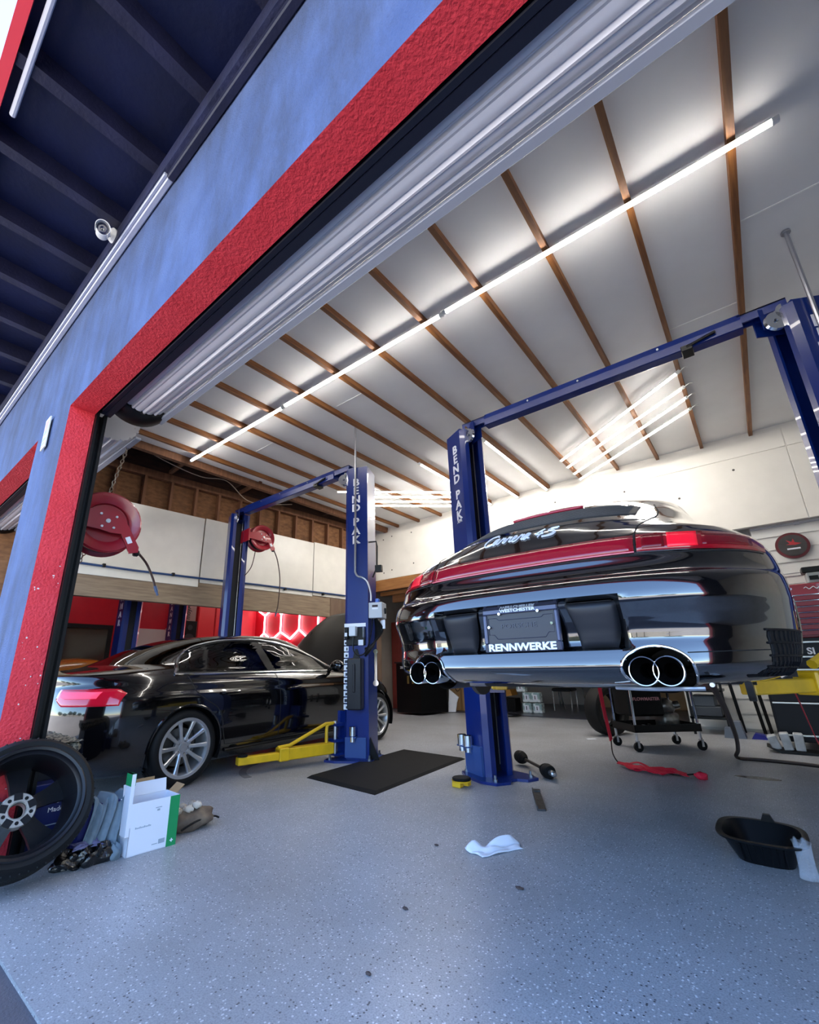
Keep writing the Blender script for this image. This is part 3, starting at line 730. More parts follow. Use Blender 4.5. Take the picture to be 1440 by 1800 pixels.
def stack(s, M, size, lo, t, n='lettering', sx=1.15):
    z = 0
    for ch in s:
        if ch == ' ': z -= size * .5; continue
        text(ch, size, M @ Matrix.Translation((0, z, 0)), PRINTW, t, name=n, bold=size * .025, sx=sx); z -= size * .86
# lettering on the posts facing the door
Mr = FA[1]; stack('BEND PAK', Mr @ frame((0, .152, 3.22), (-1, 0, 0), z=(0, 1, 0)) , .135, 0, LA)
text('XPR', .05, FA[1] @ frame((0, .152, 2.42), (-1, 0, 0), z=(0, 1, 0)), PRINTW, LA)
Ml = FP[0]; stack('BEND PAK', Ml @ frame((0, -.152, 3.25), (1, 0, 0), z=(0, -1, 0)), .135, 0, LP)
text('XPR', .05, FP[0] @ frame((0, -.152, 2.42), (1, 0, 0), z=(0, -1, 0)), PRINTW, LP)
Mq = FP[1]; stack('BEND PAK', Mq @ frame((0, .152, 3.25), (-1, 0, 0), z=(0, 1, 0)), .135, 0, LP)
# steel adapter cups and guards at the base of the middle post
q = MB(); M = FP[0]; q.bx(-.2, -.02, -.235, -.155, .24, .252, M); q.bx(-.16, .1, -.175, -.15, .02, .26, M); q.build('adapter_rack', mat('steel_blue_guard', '33508c', .4), LP)
for a in (-.16, -.06):
    q = MB(); M2 = M @ Matrix.Translation((a, -.2, .2)); q.lathe([(0, 0), (.03, 0), (.03, .04), (.042, .05), (.042, .14), (.036, .14), (.036, .06), (0, .06)], M2, 20); q.build('adapter_cup', CHROME, LP, smooth=True)
M = FA[1]
q = MB(); q.bx(-.02, .02, .155, .22, .24, .252, M); q.bx(-.12, .12, .152, .165, .04, .24, M); q.build('adapter_rack', mat('steel_blue_guard', '33508c', .4), LA)
q = MB(); q.lathe([(0, 0), (.025, 0), (.025, .05), (.035, .06), (.035, .15), (.03, .15), (.03, .07), (0, .07)], M @ Matrix.Translation((.02, .2, .2)), 20); q.build('adapter_cup', CHROME, LA, smooth=True)
# black foot guards
q = MB(); q.prism([(-.15, 0), (-.25, 0), (-.2, .1), (-.15, .22)], M @ frame((0, .11, .02), (1, 0, 0), (0, 0, 1)), .02); q.build('foot_guard', BLKM, LA)

# lift arms
def arm(t, p0, p1, z, lab=None, pad=True, truss=True):
    p0 = Vector(p0); p1 = Vector(p1); u = (p1 - p0).normalized(); L = (p1 - p0).length; M = frame(p0, u, z=(0, 0, 1))
    q = MB(); q.bx(.04, L * .62, -.055, .055, z, z + .11, M, c=.008)
    ao = q.build('lift_arm', YEL, t)
    q = MB(); q.bx(L * .55, L, -.04, .04, z + .01, z + .08, M, c=.006); q.build('arm_extension', YEL, ao)
    q = MB(); q.bx(L * .52, L * .62, -.062, .062, z - .004, z + .118, M, c=.01); q.build('arm_collar', YEL, ao)
    if truss:
        q = MB(); q.tube([M @ Vector((.0, 0, z + .3)), M @ Vector((.12, 0, z + .3)), M @ Vector((L * .5, 0, z + .13)), M @ Vector((L * .62, 0, z + .12))], .018, n=8)
        q.tube(bez([M @ Vector((.0, 0, z + .3)), M @ Vector((.09, 0, z + .29)), M @ Vector((.11, 0, z + .24)), M @ Vector((.11, 0, z + .11))], 5), .018, n=8); q.build('arm_brace', YEL, ao, smooth=True)
    q = MB(); q.cyl(M @ Vector((0, 0, z - .01)), M @ Vector((0, 0, z + .32)), .022, n=12); q.build('pivot_pin', STEEL, ao, smooth=True)
    if pad:
        q = MB(); q.cyl(M @ Vector((L - .05, 0, z + .08)), M @ Vector((L - .05, 0, z + .1)), .05, n=16); q.build('arm_pad', RUB, ao)
    q = MB(); q.bx(-.09, .05, -.07, .07, z + .11, z + .14, M); q.bx(-.09, .05, -.07, .07, z - .02, z + .0, M); q.bx(-.09, .03, -.07, .07, z + .27, z + .3, M); q.bx(-.12, -.08, -.07, .07, z - .06, z + .42, M); q.build('carriage', BLUEP, t)
    return ao
arm(LA, (-3.83, 3.78, 0), (-4.08, 2.72, 0), .075)
arm(LA, (-3.84, 3.99, 0), (-4.1, 4.75, 0), .075, truss=False)
arm(LA, (-6.08, 3.86, 0), (-5.85, 2.85, 0), .075, truss=False)
arm(LP, (.53, 3.9, 0), (-.1, 3.0, 0), .78, truss=False)
arm(LP, (-1.93, 3.95, 0), (-1.5, 3.15, 0), .775, truss=False)
# brace seen beside the bumper on the right
q = MB(); q.tube([(.55, 3.75, 1.18), (.18, 3.25, .93)], .025, n=8); q.build('arm_brace', YEL, LP, smooth=True)

# conduits from the ceiling down the posts
PIPE = mat('galvanised_conduit', 'a9abb3', .3, .7)
M = FA[1]
pz = [M @ Vector((-.0, .175, 4.02)), M @ Vector((-.0, .175, 2.05)), M @ Vector((-.03, .178, 2.0)), M @ Vector((-.1, .18, 1.97)), M @ Vector((-.15, .17, 1.92)), M @ Vector((-.18, .14, 1.8)), M @ Vector((-.18, .13, 1.7))]
q = MB(); q.tube([pz[0]] + bez(pz[1:], 5), .013, n=8); tag(q.build('conduit', PIPE, smooth=True), 'grey conduit dropping down the front of the sedan lift post', 'conduit')
M = FP[1]
q = MB(); q.tube([M @ Vector((.02, .18, 4.05)), M @ Vector((.02, .18, 1.9))], .015, n=8); q.cyl(M @ Vector((.02, .18, 4.05)), M @ Vector((.02, .18, 4.035)), .03, n=14)
tag(q.build('conduit', PIPE, smooth=True), 'grey conduit from ceiling down the post at the right edge', 'conduit')

# power unit, boxes and placards on the sedan lift post
M = FA[1]
def pbox(name, m, *bb, c=.006, parent=None):
    q = MB(); q.bx(*bb, M, c=c); return q.build(name, m, parent)
t = thing('power_switch_box', 'grey electrical switch box on the side of the sedan lift post', 'switch box', M @ Vector((-.2, .08, 1.6)))
pbox('case', LGREY, -.32, -.155, -.02, .15, 1.5, 1.68, parent=t)
pbox('label', PRINTW, -.27, -.2, .15, .152, 1.6, 1.62, c=0, parent=t); pbox('label', mat('dark_print', '2a1d22', .6), -.27, -.2, .15, .152, 1.625, 1.65, c=0, parent=t)
pbox('switch_lever', BLKM, -.34, -.32, .05, .07, 1.55, 1.62, parent=t)
pbox('hub', mat('blue_hub', '4f74c8', .4), -.26, -.22, .04, .1, 1.68, 1.73, parent=t)
t = thing('placard_strip', 'strip of pictogram safety labels down the sedan lift post', 'label strip', M @ Vector((.12, .15, 1.0)))
for i in range(13):
    z = 1.40 - .069 * i
    pbox('pictogram', mat('pictogram_white', 'e6eaf0', .4), .09, .145, .1505, .154, z - .055, z, c=0, parent=t)
    pbox('pictogram_mark', mat('pictogram_dark', '1a2035', .5), .102, .102 + .015 + .018 * ((i * 7) % 3) / 2, .154, .155, z - .045, z - .02 + .006 * (i % 2), c=0, parent=t)
pbox('pictogram_backing', mat('pictogram_white', 'e6eaf0', .4), -.12, .145, .1503, .152, 1.41, 1.45, c=0, parent=t)
t = thing('control_unit', 'black control unit with white switch boxes on the sedan lift post', 'control unit', M @ Vector((0, .2, 1.3)))
pbox('back_plate', BLKM, -.12, .11, .152, .18, 1.2, 1.4, parent=t)
pbox('switch', mat('switch_grey', 'cfd6df', .4), -.03, .05, .18, .25, 1.3, 1.41, parent=t)
pbox('switch', BLACK, .07, .115, .18, .23, 1.27, 1.4, parent=t)
pbox('label', PRINTW, .078, .108, .23, .231, 1.3, 1.34, c=0, parent=t); pbox('label', PRINTW, -.1, -.04, .18, .182, 1.2, 1.26, c=0, parent=t)
pbox('handle', STEEL, -.12, -.11, .18, .23, 1.28, 1.4, parent=t)
q = MB(); q.tube(bez([M @ Vector((0, .22, 1.29)), M @ Vector((0, .23, 1.15)), M @ Vector((-.06, .24, 1.09)), M @ Vector((-.14, .22, 1.12)), M @ Vector((-.18, .15, 1.3)), M @ Vector((-.19, .1, 1.5))], 6), .008, n=6); q.build('cord', BLKM, t, smooth=True)
t = thing('motor_cover_box', 'tall black ribbed box hung on the sedan lift post', 'black box', M @ Vector((-.02, .2, .8)))
pbox('case', mat('black_cover', '1b1c22', .35), -.1, .07, .153, .25, .52, 1.06, c=.012, parent=t)
pbox('rib', mat('black_cover', '1b1c22', .35), -.03, .0, .25, .262, .7, 1.0, c=.006, parent=t)
q = MB(); q.prism([(-.04, 0), (.04, 0), (.012, .1), (-.012, .1)], M @ frame((-.01, .17, 1.06), (1, 0, 0), (0, 0, 1)), .03); q.build('hanger', BLKM, t)
t = thing('cable_bundle', 'bundle of black cables with pale tags beside the grey switch box', 'cables', M @ Vector((-.2, .1, 1.3)))
for i in range(5):
    o_ = .02 * i
    q = MB(); q.tube(bez([M @ Vector((-.2 - o_ * .5, .05 + o_, 1.5)), M @ Vector((-.22 - o_, .08, 1.36)), M @ Vector((-.2, .1 + o_, 1.2)), M @ Vector((-.12, .18, 1.08 + o_))], 6), .011, n=6); q.build('cable', BLKM, t, smooth=True)
for i in range(3):
    q = MB(); q.bx(-.34 + .03 * i, -.31 + .03 * i, .1, .104, 1.38 + .03 * i, 1.48, M @ Matrix.Rotation(R(6 * i), 4, 'Z')); q.build('cable_tag', PRINTW, t)
t = thing('ring_spanner', 'chrome ring spanner hanging beside the black ribbed box', 'spanner', M @ Vector((-.22, .1, .95)))
q = MB(); q.bx(-.235, -.2, .09, .1, .8, 1.12, M, c=.003); q.cyl(M @ Vector((-.218, .085, .79)), M @ Vector((-.218, .105, .79)), .032, n=18); q.cyl(M @ Vector((-.218, .085, 1.13)), M @ Vector((-.218, .105, 1.13)), .026, n=18); q.build('spanner_body', CHROME, t, smooth=True)
q = MB(); q.tube([M @ Vector((-.155, .12, 2.42)), M @ Vector((-.25, .12, 2.42)), M @ Vector((-.26, .12, 2.36)), M @ Vector((-.255, .12, 2.1)), M @ Vector((-.2, .12, 1.98))], .01, n=6); q.bx(-.32, -.24, .1, .15, 2.04, 2.12, M)
q.build('safety_release', BLKM, LA)
# ---------------------------------------------------------------- car body tools
class Shell:
    """stack of closed plan outlines; rows (z, y_rear, y_front, half_width, n_rear, depth_rear, n_front, depth_front)"""
    def __init__(s, rows, M, cx=0): s.rows = rows; s.M = M; s.cx = cx; s.dent = None
    def row(s, z): return interp(s.rows, z)
    def fac(s, y, z):
        y0, y1, hw, nr, dr, nf, df = s.row(z); L = y1 - y0
        dr = min(dr, L * .5); df = min(df, L * .5); f = 1
        t = (y - y0) / dr
        if t < 1: f = min(f, (1 - (1 - max(t, 0)) ** nr) ** (1 / nr))
        t = (y1 - y) / df
        if t < 1: f = min(f, (1 - (1 - max(t, 0)) ** nf) ** (1 / nf))
        return f, hw
    def side(s, y, z, sg=1, off=0):
        f, hw = s.fac(y, z); return Vector((sg * (f * hw + off), y, z))
    def outline(s, z, na, nm):
        """right side from rear centre to front centre"""
        y0, y1, hw, nr, dr, nf, df = s.row(z); L = y1 - y0; dr = min(dr, L * .5); df = min(df, L * .5); out = []
        for i in range(na + 1):
            a = (i / na) ** .9 * math.pi / 2; out.append((hw * math.sin(a) ** (2 / nr), y0 + dr * (1 - math.cos(a) ** (2 / nr) if a < math.pi / 2 - 1e-6 else 1)))
        ya, yb = y0 + dr, y1 - df
        for i in range(1, nm): out.append((hw, ya + (yb - ya) * i / nm))
        for i in range(na, -1, -1):
            a = (i / na) ** .9 * math.pi / 2; out.append((hw * math.sin(a) ** (2 / nf), y1 - df * (1 - math.cos(a) ** (2 / nf) if a < math.pi / 2 - 1e-6 else 1)))
        return out
    def rear(s, x, z, off=0):
        """point of the rear face at lateral x (car axis coordinates)"""
        y0, y1, hw, nr, dr, nf, df = s.row(z); dr = min(dr, (y1 - y0) * .5); k = min(abs(x) / hw, 1)
        y = y0 + dr * (1 - max(0, 1 - k ** nr) ** (1 / nr))
        return Vector((x, y, z))
    def rearn(s, x, z, e=.004):
        a = s.rear(x + e, z) - s.rear(x - e, z); b_ = s.rear(x, z + e) - s.rear(x, z - e); n = a.cross(b_); n.normalize()
        return n if n.y < 0 else -n
    def rp(s, x, z, off=0): return s.M @ (s.rear(x, z) + s.rearn(x, z) * off)
    def mesh(s, zs, na, nm, keep=None, dent=None):
        """returns (body MB, dict of removed-face MBs); keep(p)-> None or key of the part the face goes to"""
        rings = []
        for z in zs:
            o = s.outline(z, na, nm); n = len(o)
            ring = [Vector((x, y, z)) for x, y in o] + [Vector((-x, y, z)) for x, y in o[-2:0:-1]]
            if dent: ring = [dent(p) for p in ring]
            rings.append(ring)
        n = len(rings[0]); parts = {}; 
        def mb(k):
            if k not in parts: parts[k] = MB(s.M)
            return parts[k]
        for i in range(len(rings) - 1):
            for j in range(n):
                k = (j + 1) % n; q = [rings[i][j], rings[i][k], rings[i + 1][k], rings[i + 1][j]]
                c = (q[0] + q[1] + q[2] + q[3]) / 4
                key = keep(c) if keep else None
                if key == 'drop': continue
                mb(key or 'body').add(q, [(0, 1, 2, 3)])
        b_ = mb('body')
        b_.add(rings[-1], [tuple(range(n))]); b_.add(rings[0], [tuple(range(n))[::-1]])
        return parts
def inpoly(y, z, P):
    r = False; n = len(P)
    for i in range(n):
        a, b_ = P[i], P[(i + 1) % n]
        if (a[1] > z) != (b_[1] > z) and y < (b_[0] - a[0]) * (z - a[1]) / (b_[1] - a[1]) + a[0]: r = not r
    return r
def glass_mat(n, tint, rough=.01):
    M = bpy.data.materials.new(n); M.use_nodes = True; t = M.node_tree; t.nodes.clear()
    tr = t.nodes.new('ShaderNodeBsdfTransparent'); tr.inputs[0].default_value = lin(tint)
    gl = t.nodes.new('ShaderNodeBsdfGlossy'); gl.inputs['Roughness'].default_value = rough
    fr = t.nodes.new('ShaderNodeFresnel'); fr.inputs[0].default_value = 1.5
    mx = t.nodes.new('ShaderNodeMixShader'); o = t.nodes.new('ShaderNodeOutputMaterial')
    t.links.new(fr.outputs[0], mx.inputs[0]); t.links.new(tr.outputs[0], mx.inputs[1]); t.links.new(gl.outputs[0], mx.inputs[2]); t.links.new(mx.outputs[0], o.inputs[0])
    return M
PAINT = mat('black_car_paint', '050507', .1, 0, coat=1, spec=1.0)
PAINT.node_tree.nodes['Principled BSDF'].inputs['Coat IOR'].default_value = 1.72
APAINT = mat('black_sedan_paint', '040406', .14, 0, coat=1, spec=.45)
GLASS = glass_mat('tinted_car_glass', '5c6660')
GAP = mat('panel_gap', '010102', .8)
TRIMC = mat('satin_chrome_trim', 'e2e4e6', .15, 1)
CABIN = mat('dark_cabin', '1d1c1e', .7)
TAILR = mat('red_tail_lens', 'd01230', .15, coat=1, emit=.06)
ALLOY = mat('silver_alloy', 'c6c8cb', .28, .85)
TYRE = mat('tyre_rubber', '0a0b0d', .65, spec=.3, bump=.08, bs=150)

def wheel_parts(par, M, r=.325, w=.235, rr=.235, spokes=10, rimm=ALLOY, local=False):
    """wheel axis local z (outer face +z); returns tyre object"""
    q = MB(M); h = w / 2
    q.lathe([(rr - .004, h * .86), (rr + .012, h * .98), (r * .88, h), (r * .965, h * .86), (r, h * .62), (r, h * .3), (r - .006, h * .28), (r - .006, h * .22), (r, h * .2), (r, -h * .2), (r - .006, -h * .22), (r - .006, -h * .28), (r, -h * .3), (r, -h * .62), (r * .965, -h * .86), (r * .88, -h), (rr + .012, -h * .98), (rr - .004, -h * .86)], Matrix.Identity(4), 64)
    ty = q.build('wheel', TYRE, par, smooth=True, sharp=40)
    q = MB(M); q.lathe([(rr, h * .88), (rr + .012, h * .92), (rr + .012, h * .97), (rr - .012, h * .98), (rr - .022, h * .86), (rr - .03, h * .2), (rr - .035, -h * .6), (rr, -h * .95), (rr + .012, -h * .95)], Matrix.Identity(4), 64); q.build('rim', rimm, ty, smooth=True)
    for i in range(spokes):
        a = 2 * math.pi * i / spokes 
        q = MB(M @ Matrix.Rotation(a, 4, 'Z'))
        q.loft([[(x, y_, z) for x, y_, z in ((rd, -wd, zz - .022), (rd, wd, zz - .022), (rd, wd, zz - .006), (rd, wd * .6, zz), (rd, -wd * .6, zz), (rd, -wd, zz - .006))] for rd, wd, zz in ((.05, .014, h * .62), (.1, .014, h * .72), (.17, .016, h * .85), (rr - .012, .021, h * .93))])
        q.build('spoke', rimm, ty, smooth=True, sharp=30)
    q = MB(M); q.lathe([(0, h * .66), (.032, h * .66), (.036, h * .6), (.075, h * .58), (.08, h * .4), (.06, h * .2), (0, h * .2)], Matrix.Identity(4), 32); q.build('hub', rimm, ty, smooth=True)
    q = MB(M)
    for i in range(5):
        a = 2 * math.pi * i / 5; q.cyl((.056 * math.cos(a), .056 * math.sin(a), h * .5), (.056 * math.cos(a), .056 * math.sin(a), h * .62), .011, n=10)
    q.build('wheel_bolts', BLKM, ty, kind='stuff')
    q = MB(M); q.lathe([(.06, -.02), (.15, -.02), (.15, .0), (.06, .0)], Matrix.Identity(4), 40, closed=True); q.build('brake_disc', mat('brake_steel', '5d5a57', .4, .8), ty, smooth=True)
    return ty

# ---------------------------------------------------------------- black sedan
AM = frame((-4.962, 2.093, 0), (.9963, .0854, 0), z=(0, 0, 1)) @ Matrix.Scale(1.034, 4)
AUD = thing('sedan', 'black sedan with its hood up, parked by the wall opening', 'car', (-4.962, 2.093, 0), math.atan2(.0854, .9963))
A_rows = [(0.15, -0.74, 3.35, 0.8, 3.6, 0.9, 2.7, 1.1), (0.23, -0.84, 3.45, 0.865, 3.6, 0.9, 2.7, 1.1), (0.32, -0.88, 3.52, 0.895, 3.6, 0.9, 2.7, 1.1), (0.47, -0.895, 3.55, 0.908, 3.6, 0.9, 2.7, 1.1), (0.6, -0.895, 3.54, 0.913, 3.6, 0.9, 2.7, 1.1), (0.69, -0.885, 3.46, 0.908, 3.6, 0.9, 2.7, 1.1), (0.735, -0.875, 3.4, 0.9, 3.6, 0.9, 2.7, 1.1), (0.755, -0.87, 3.37, 0.89, 3.6, 0.9, 2.7, 1.1), (0.82, -0.865, 3.22, 0.876, 3.0, 0.9, 2.7, 1.1), (0.86, -0.87, 3.0, 0.852, 3.0, 0.9, 2.7, 1.1), (0.885, -0.87, 2.75, 0.825, 3.0, 0.9, 2.7, 1.1), (0.9, -0.855, 2.58, 0.805, 3.0, 0.9, 2.7, 1.1), (0.915, -0.8, 2.48, 0.792, 3.0, 0.9, 2.7, 1.1), (0.935, -0.68, 2.42, 0.782, 3.0, 0.9, 2.7, 1.1), (0.955, -0.52, 2.37, 0.774, 3.0, 0.9, 2.7, 1.1), (0.975, -0.42, 2.32, 0.765, 3.0, 0.9, 2.7, 1.1), (1.01, -0.33, 2.25, 0.75, 3.0, 0.9, 2.7, 1.1), (1.07, -0.2, 2.12, 0.73, 3.0, 0.9, 2.7, 1.1), (1.15, -0.02, 1.92, 0.695, 3.0, 0.9, 2.7, 1.1), (1.22, 0.2, 1.72, 0.655, 3.0, 0.8, 2.7, 1.1), (1.26, 0.4, 1.56, 0.6, 3.0, 0.8, 2.7, 1.1), (1.285, 0.62, 1.42, 0.5, 3.0, 0.8, 2.7, 1.1), (1.3, 0.85, 1.2, 0.3, 3.0, 0.8, 2.7, 1.1)]
AS = Shell(A_rows, AM)
DLO = [(-.13, .895), (-.07, .97), (.02, 1.065), (.17, 1.145), (.42, 1.205), (.7, 1.228), (.95, 1.228), (1.36, 1.17), (1.75, 1.07), (2.0, .975), (2.15, .905), (1.2, .898), (.45, .893)]
def a_keep(p):
    ax = abs(p.x)
    for yw in (0, 2.808):
        if ax > .45 and p.z < .70 and (p.y - yw) ** 2 + (p.z - .305) ** 2 < .335 ** 2: return 'drop'
    if p.z > .885 and inpoly(p.y, p.z, DLO) and ax > AS.side(p.y, p.z).x - .03 and ax > .45:
        sd = 'r' if p.x > 0 else 'l'
        yb = 1.0 - (p.z - .89) * .55
        if yb - .05 < p.y < yb + .06: return 'pillarb' + sd
        yq = .16 + (p.z - .88) * .38
        if yq - .012 < p.y < yq + .02: return 'pillarq' + sd
        return sd + ('q' if p.y < yq else 'b' if p.y < yb else 'f')
    if .985 < p.z < 1.235:
        y0, y1 = AS.row(p.z)[:2]
        if p.y < y0 + .22 and ax < AS.row(p.z)[2] * .86: return 'rear'
        if p.y > y1 - .25 and ax < AS.row(p.z)[2] * .88: return 'front'
    if p.y > 2.45 and p.z > .74 and ax < AS.side(p.y, p.z).x - .08: return 'drop'
    return None
zs = [.15, .17, .19] + [.21 + .0165 * i for i in range(40)] + [.868 + .006 * i for i in range(20)] + [.99 + .0125 * i for i in range(20)] + [1.242 + .0075 * i for i in range(8)] + [1.3]
ap = AS.mesh(zs, 56, 70, a_keep)
body = ap['body'].build('body', APAINT, AUD, smooth=True, sharp=50, weld=.0008)
for k, nm in (('rq', 'quarter_glass'), ('rb', 'rear_door_glass'), ('rf', 'front_door_glass'), ('lq', 'quarter_glass'), ('lb', 'rear_door_glass'), ('lf', 'front_door_glass'), ('rear', 'rear_window'), ('front', 'windscreen')):
    if k in ap: ap[k].build(nm, GLASS, AUD, smooth=True, sharp=60, weld=.0008)
for k in [k for k in ap if k.startswith('pillar')]: ap[k].build('pillar_trim', BLACK, AUD, smooth=True, weld=.0008)
# chrome window surround
for sg in (1, -1):
    loop = bez([Vector((0, y, z)) for y, z in DLO + DLO[:1]], 6)
    q = MB(AM); q.tube([AS.side(p.y, p.z, sg, .005) for p in loop[:-1]], .0125, n=8, closed=True); q.build('window_trim', TRIMC, AUD, smooth=True)
    q = MB(AM); q.tube([AS.side(p.y + (1.15 - p.y) * .02, p.z - .012 if p.z > 1.1 else p.z + .012, sg, .0) for p in loop[:-1]], .011, n=6, closed=True); q.build('window_seal', BLACK, AUD, smooth=True)
    # panel gaps
    for line in ([(1.03, .28), (1.03, .5), (1.02, .72), (1.0, .89)], [(2.24, .28), (2.27, .5), (2.26, .72), (2.16, .9)], [(.39, .28), (.35, .40), (.33, .50), (.27, .60), (.14, .68), (.04, .76), (-.02, .885)], [(.36, .28), (1.2, .265), (2.25, .28)]):
        pts = bez([Vector((0, y, z)) for y, z in line], 8); q = MB(AM); q.tube([AS.side(p.y, p.z, sg, -.002) for p in pts], .0045, n=6); q.build('panel_gap', GAP, AUD)
    # door handles
    for y in (.40, 1.22):
        q = MB(AM); q.tube([AS.side(y - .1, .725, sg, .012), AS.side(y - .08, .727, sg, .03), AS.side(y + .08, .733, sg, .03), AS.side(y + .1, .733, sg, .012)], .013, n=8); q.build('door_handle', APAINT, AUD, smooth=True)
    # mirror
    q = MB(AM); q.blob((sg * .97, 1.86, .95), (.10, .06, .07), n=14, k=10); q.tube([(sg * .78, 1.92, .91), (sg * .9, 1.88, .92)], .022, n=8); q.build('mirror', APAINT, AUD, smooth=True)
    # sill strip, arch lips and liners
    q = MB(AM); q.tube([AS.side(y, .23, sg, .006) for y in (.40, 1, 1.6, 2.42)], .014, n=8); q.build('sill_strip', BLACK, AUD, smooth=True)
    for yw in (0, 2.808):
        a_ = [(yw + .335 * math.cos(R(a)), .305 + .335 * math.sin(R(a))) for a in range(-22, 203, 5)]
        q = MB(AM); q.tube([AS.side(y, z, sg, -.004) for y, z in a_ if z > .16], .012, n=6); q.build('arch_lip', APAINT, AUD, smooth=True)
        q = MB(AM); q.loft([[(sg * x, y, z) for y, z in a_] for x in (.55, .905)], closed=False); q.build('wheel_arch', BLACK, AUD)
        M = AM @ frame((sg * .78, yw, .305), (0, 1, 0), z=(sg, 0, 0)); wheel_parts(AUD, M, r=.305, rr=.2235)
# tail lamps
def rpatch(S, xs, zf, off, n=14, k=6):
    q = MB(); q.grid(lambda u, v: S.rp(xs[0] + (xs[1] - xs[0]) * u, zf(u)[0] + (zf(u)[1] - zf(u)[0]) * v, off), n, k); return q
for sg in (1, -1):
    q = MB(AM)
    def tl(u, v):
        # sweep from the boot lid round the corner onto the wing
        s_ = u; x = .44 + .36 * min(s_ / .66, 1); z0 = .675 + (.05 * max(0, 1 - s_ / .16)); z1 = .80 - .035 * max(0, (s_ - .6) / .4)
        z = z0 + (z1 - z0) * v
        p = AS.rear(x, z)
        if s_ > .66: y = AS.rear(.80, z).y + (s_ - .66) / .34 * .09; p = AS.side(y, z)
        n_ = Vector((p.x * .8, -.6 * (1 - s_ * .7), 0)).normalized(); p = p + n_ * .008
        return Vector((p.x * sg, p.y, p.z))
    q.grid(tl, 24, 8); lo = q.build('tail_lamp', TAILR, AUD, smooth=True, sharp=60, solid=.008)
    q = MB(AM); q.grid(lambda u, v: tl(.08 + .5 * u, .45 + .38 * v) + Vector((0, -.006, 0)), 12, 3); q.build('lamp_band', mat('pink_lamp_band', 'f04a6a', .2, emit=.35), lo, smooth=True)
q = MB(AM); q.bx(-.26, .26, -.905, -.88, .60, .76, c=.008); q.build('plate_recess', BLACK, AUD)
q = MB(AM); q.bx(-.16, .16, -.912, -.903, .62, .745, c=.003); q.build('number_plate', mat('plate_silver', 'cfd6da', .3), AUD)
q = MB(AM); q.bx(-.55, .55, -.88, -.78, .17, .26, c=.02); q.build('rear_diffuser', BLACK, AUD)
for sg in (1, -1):
    q = MB(AM); q.cyl((sg * .5, -.9, .23), (sg * .5, -.7, .23), .04, n=16); q.build('tail_pipe', CHROME, AUD, smooth=True)
# raised hood, engine bay, cabin
HM = AM @ Matrix.Translation((0, 2.55, .88)) @ Matrix.Rotation(R(47), 4, 'X')
def hood(u, v):
    x = (u * 2 - 1); wd = .74 - .14 * v ** 2 - .25 * max(0, v - .85); yy = 1.22 * v
    return Vector((x * wd, yy, .05 * (1 - x ** 4) + .05 * math.sin(v * math.pi) - .03 * v))
q = MB(HM); q.grid(hood, 28, 20); HO = q.build('hood', mat('hood_black', '070708', .4, coat=.15, spec=.3), AUD, smooth=True, solid=.02)
for sx in (-.45, .45):
    q = MB(HM); q.tube([hood(.5 + sx * (.9 - .2 * v), v) + Vector((0, 0, .006)) for v in [i / 12 for i in range(13)]], .01, n=6); q.build('hood_crease', mat('hood_black', '0b0b0d', .35), HO, smooth=True)
q = MB(AM); q.tube([(-.6, 2.6, .8), (-.55, 3.0, 1.5)], .01, n=6); q.build('gas_strut', BLKM, AUD)
q = MB(AM); q.bx(-.7, .7, 2.45, 3.2, .4, .68, c=.03); q.bx(-.35, .35, 2.6, 3.1, .68, .76, c=.03); q.build('engine_cover', BLACK, AUD)
q = MB(AM); q.bx(-.74, .74, -.6, 2.5, .3, .42); q.bx(-.7, .7, 1.95, 2.35, .42, .88, c=.04); q.bx(-.7, .7, -.5, -.1, .42, .9); q.build('cabin_floor', CABIN, AUD)
for sx in (-.37, .37):
    for y in (.25, 1.1):
        q = MB(AM); q.bx(sx - .24, sx + .24, y, y + .5, .42, .58, c=.05); q.loft([[(sx + a * .23, yy + dd, z) for a, dd in ((-1, -.05), (1, -.05), (1, .06), (-1, .06))] for yy, z in ((y, .5), (y - .1, .74), (y - .17, .94))]); q.bx(sx - .11, sx + .11, y - .22, y - .14, .95, 1.09, c=.03); q.build('seat', mat('dark_leather', '232224', .5), AUD)
q = MB(AM); A_ = axis_frame((-.37, 1.72, .86), (0, -1, .45)); q.tube([A_ @ Vector((.18 * math.cos(u), .18 * math.sin(u), 0)) for u in [2 * math.pi * i / 24 for i in range(24)]], .014, n=8, closed=True); q.build('steering_wheel', BLACK, AUD, smooth=True)
for sg in (1, -1):
    q = MB(AM); q.blob((sg * .62, 3.12, .58), (.18, .18, .08)); q.build('head_lamp', mat('clear_lens', '8c9196', .1, coat=1), AUD, smooth=True)
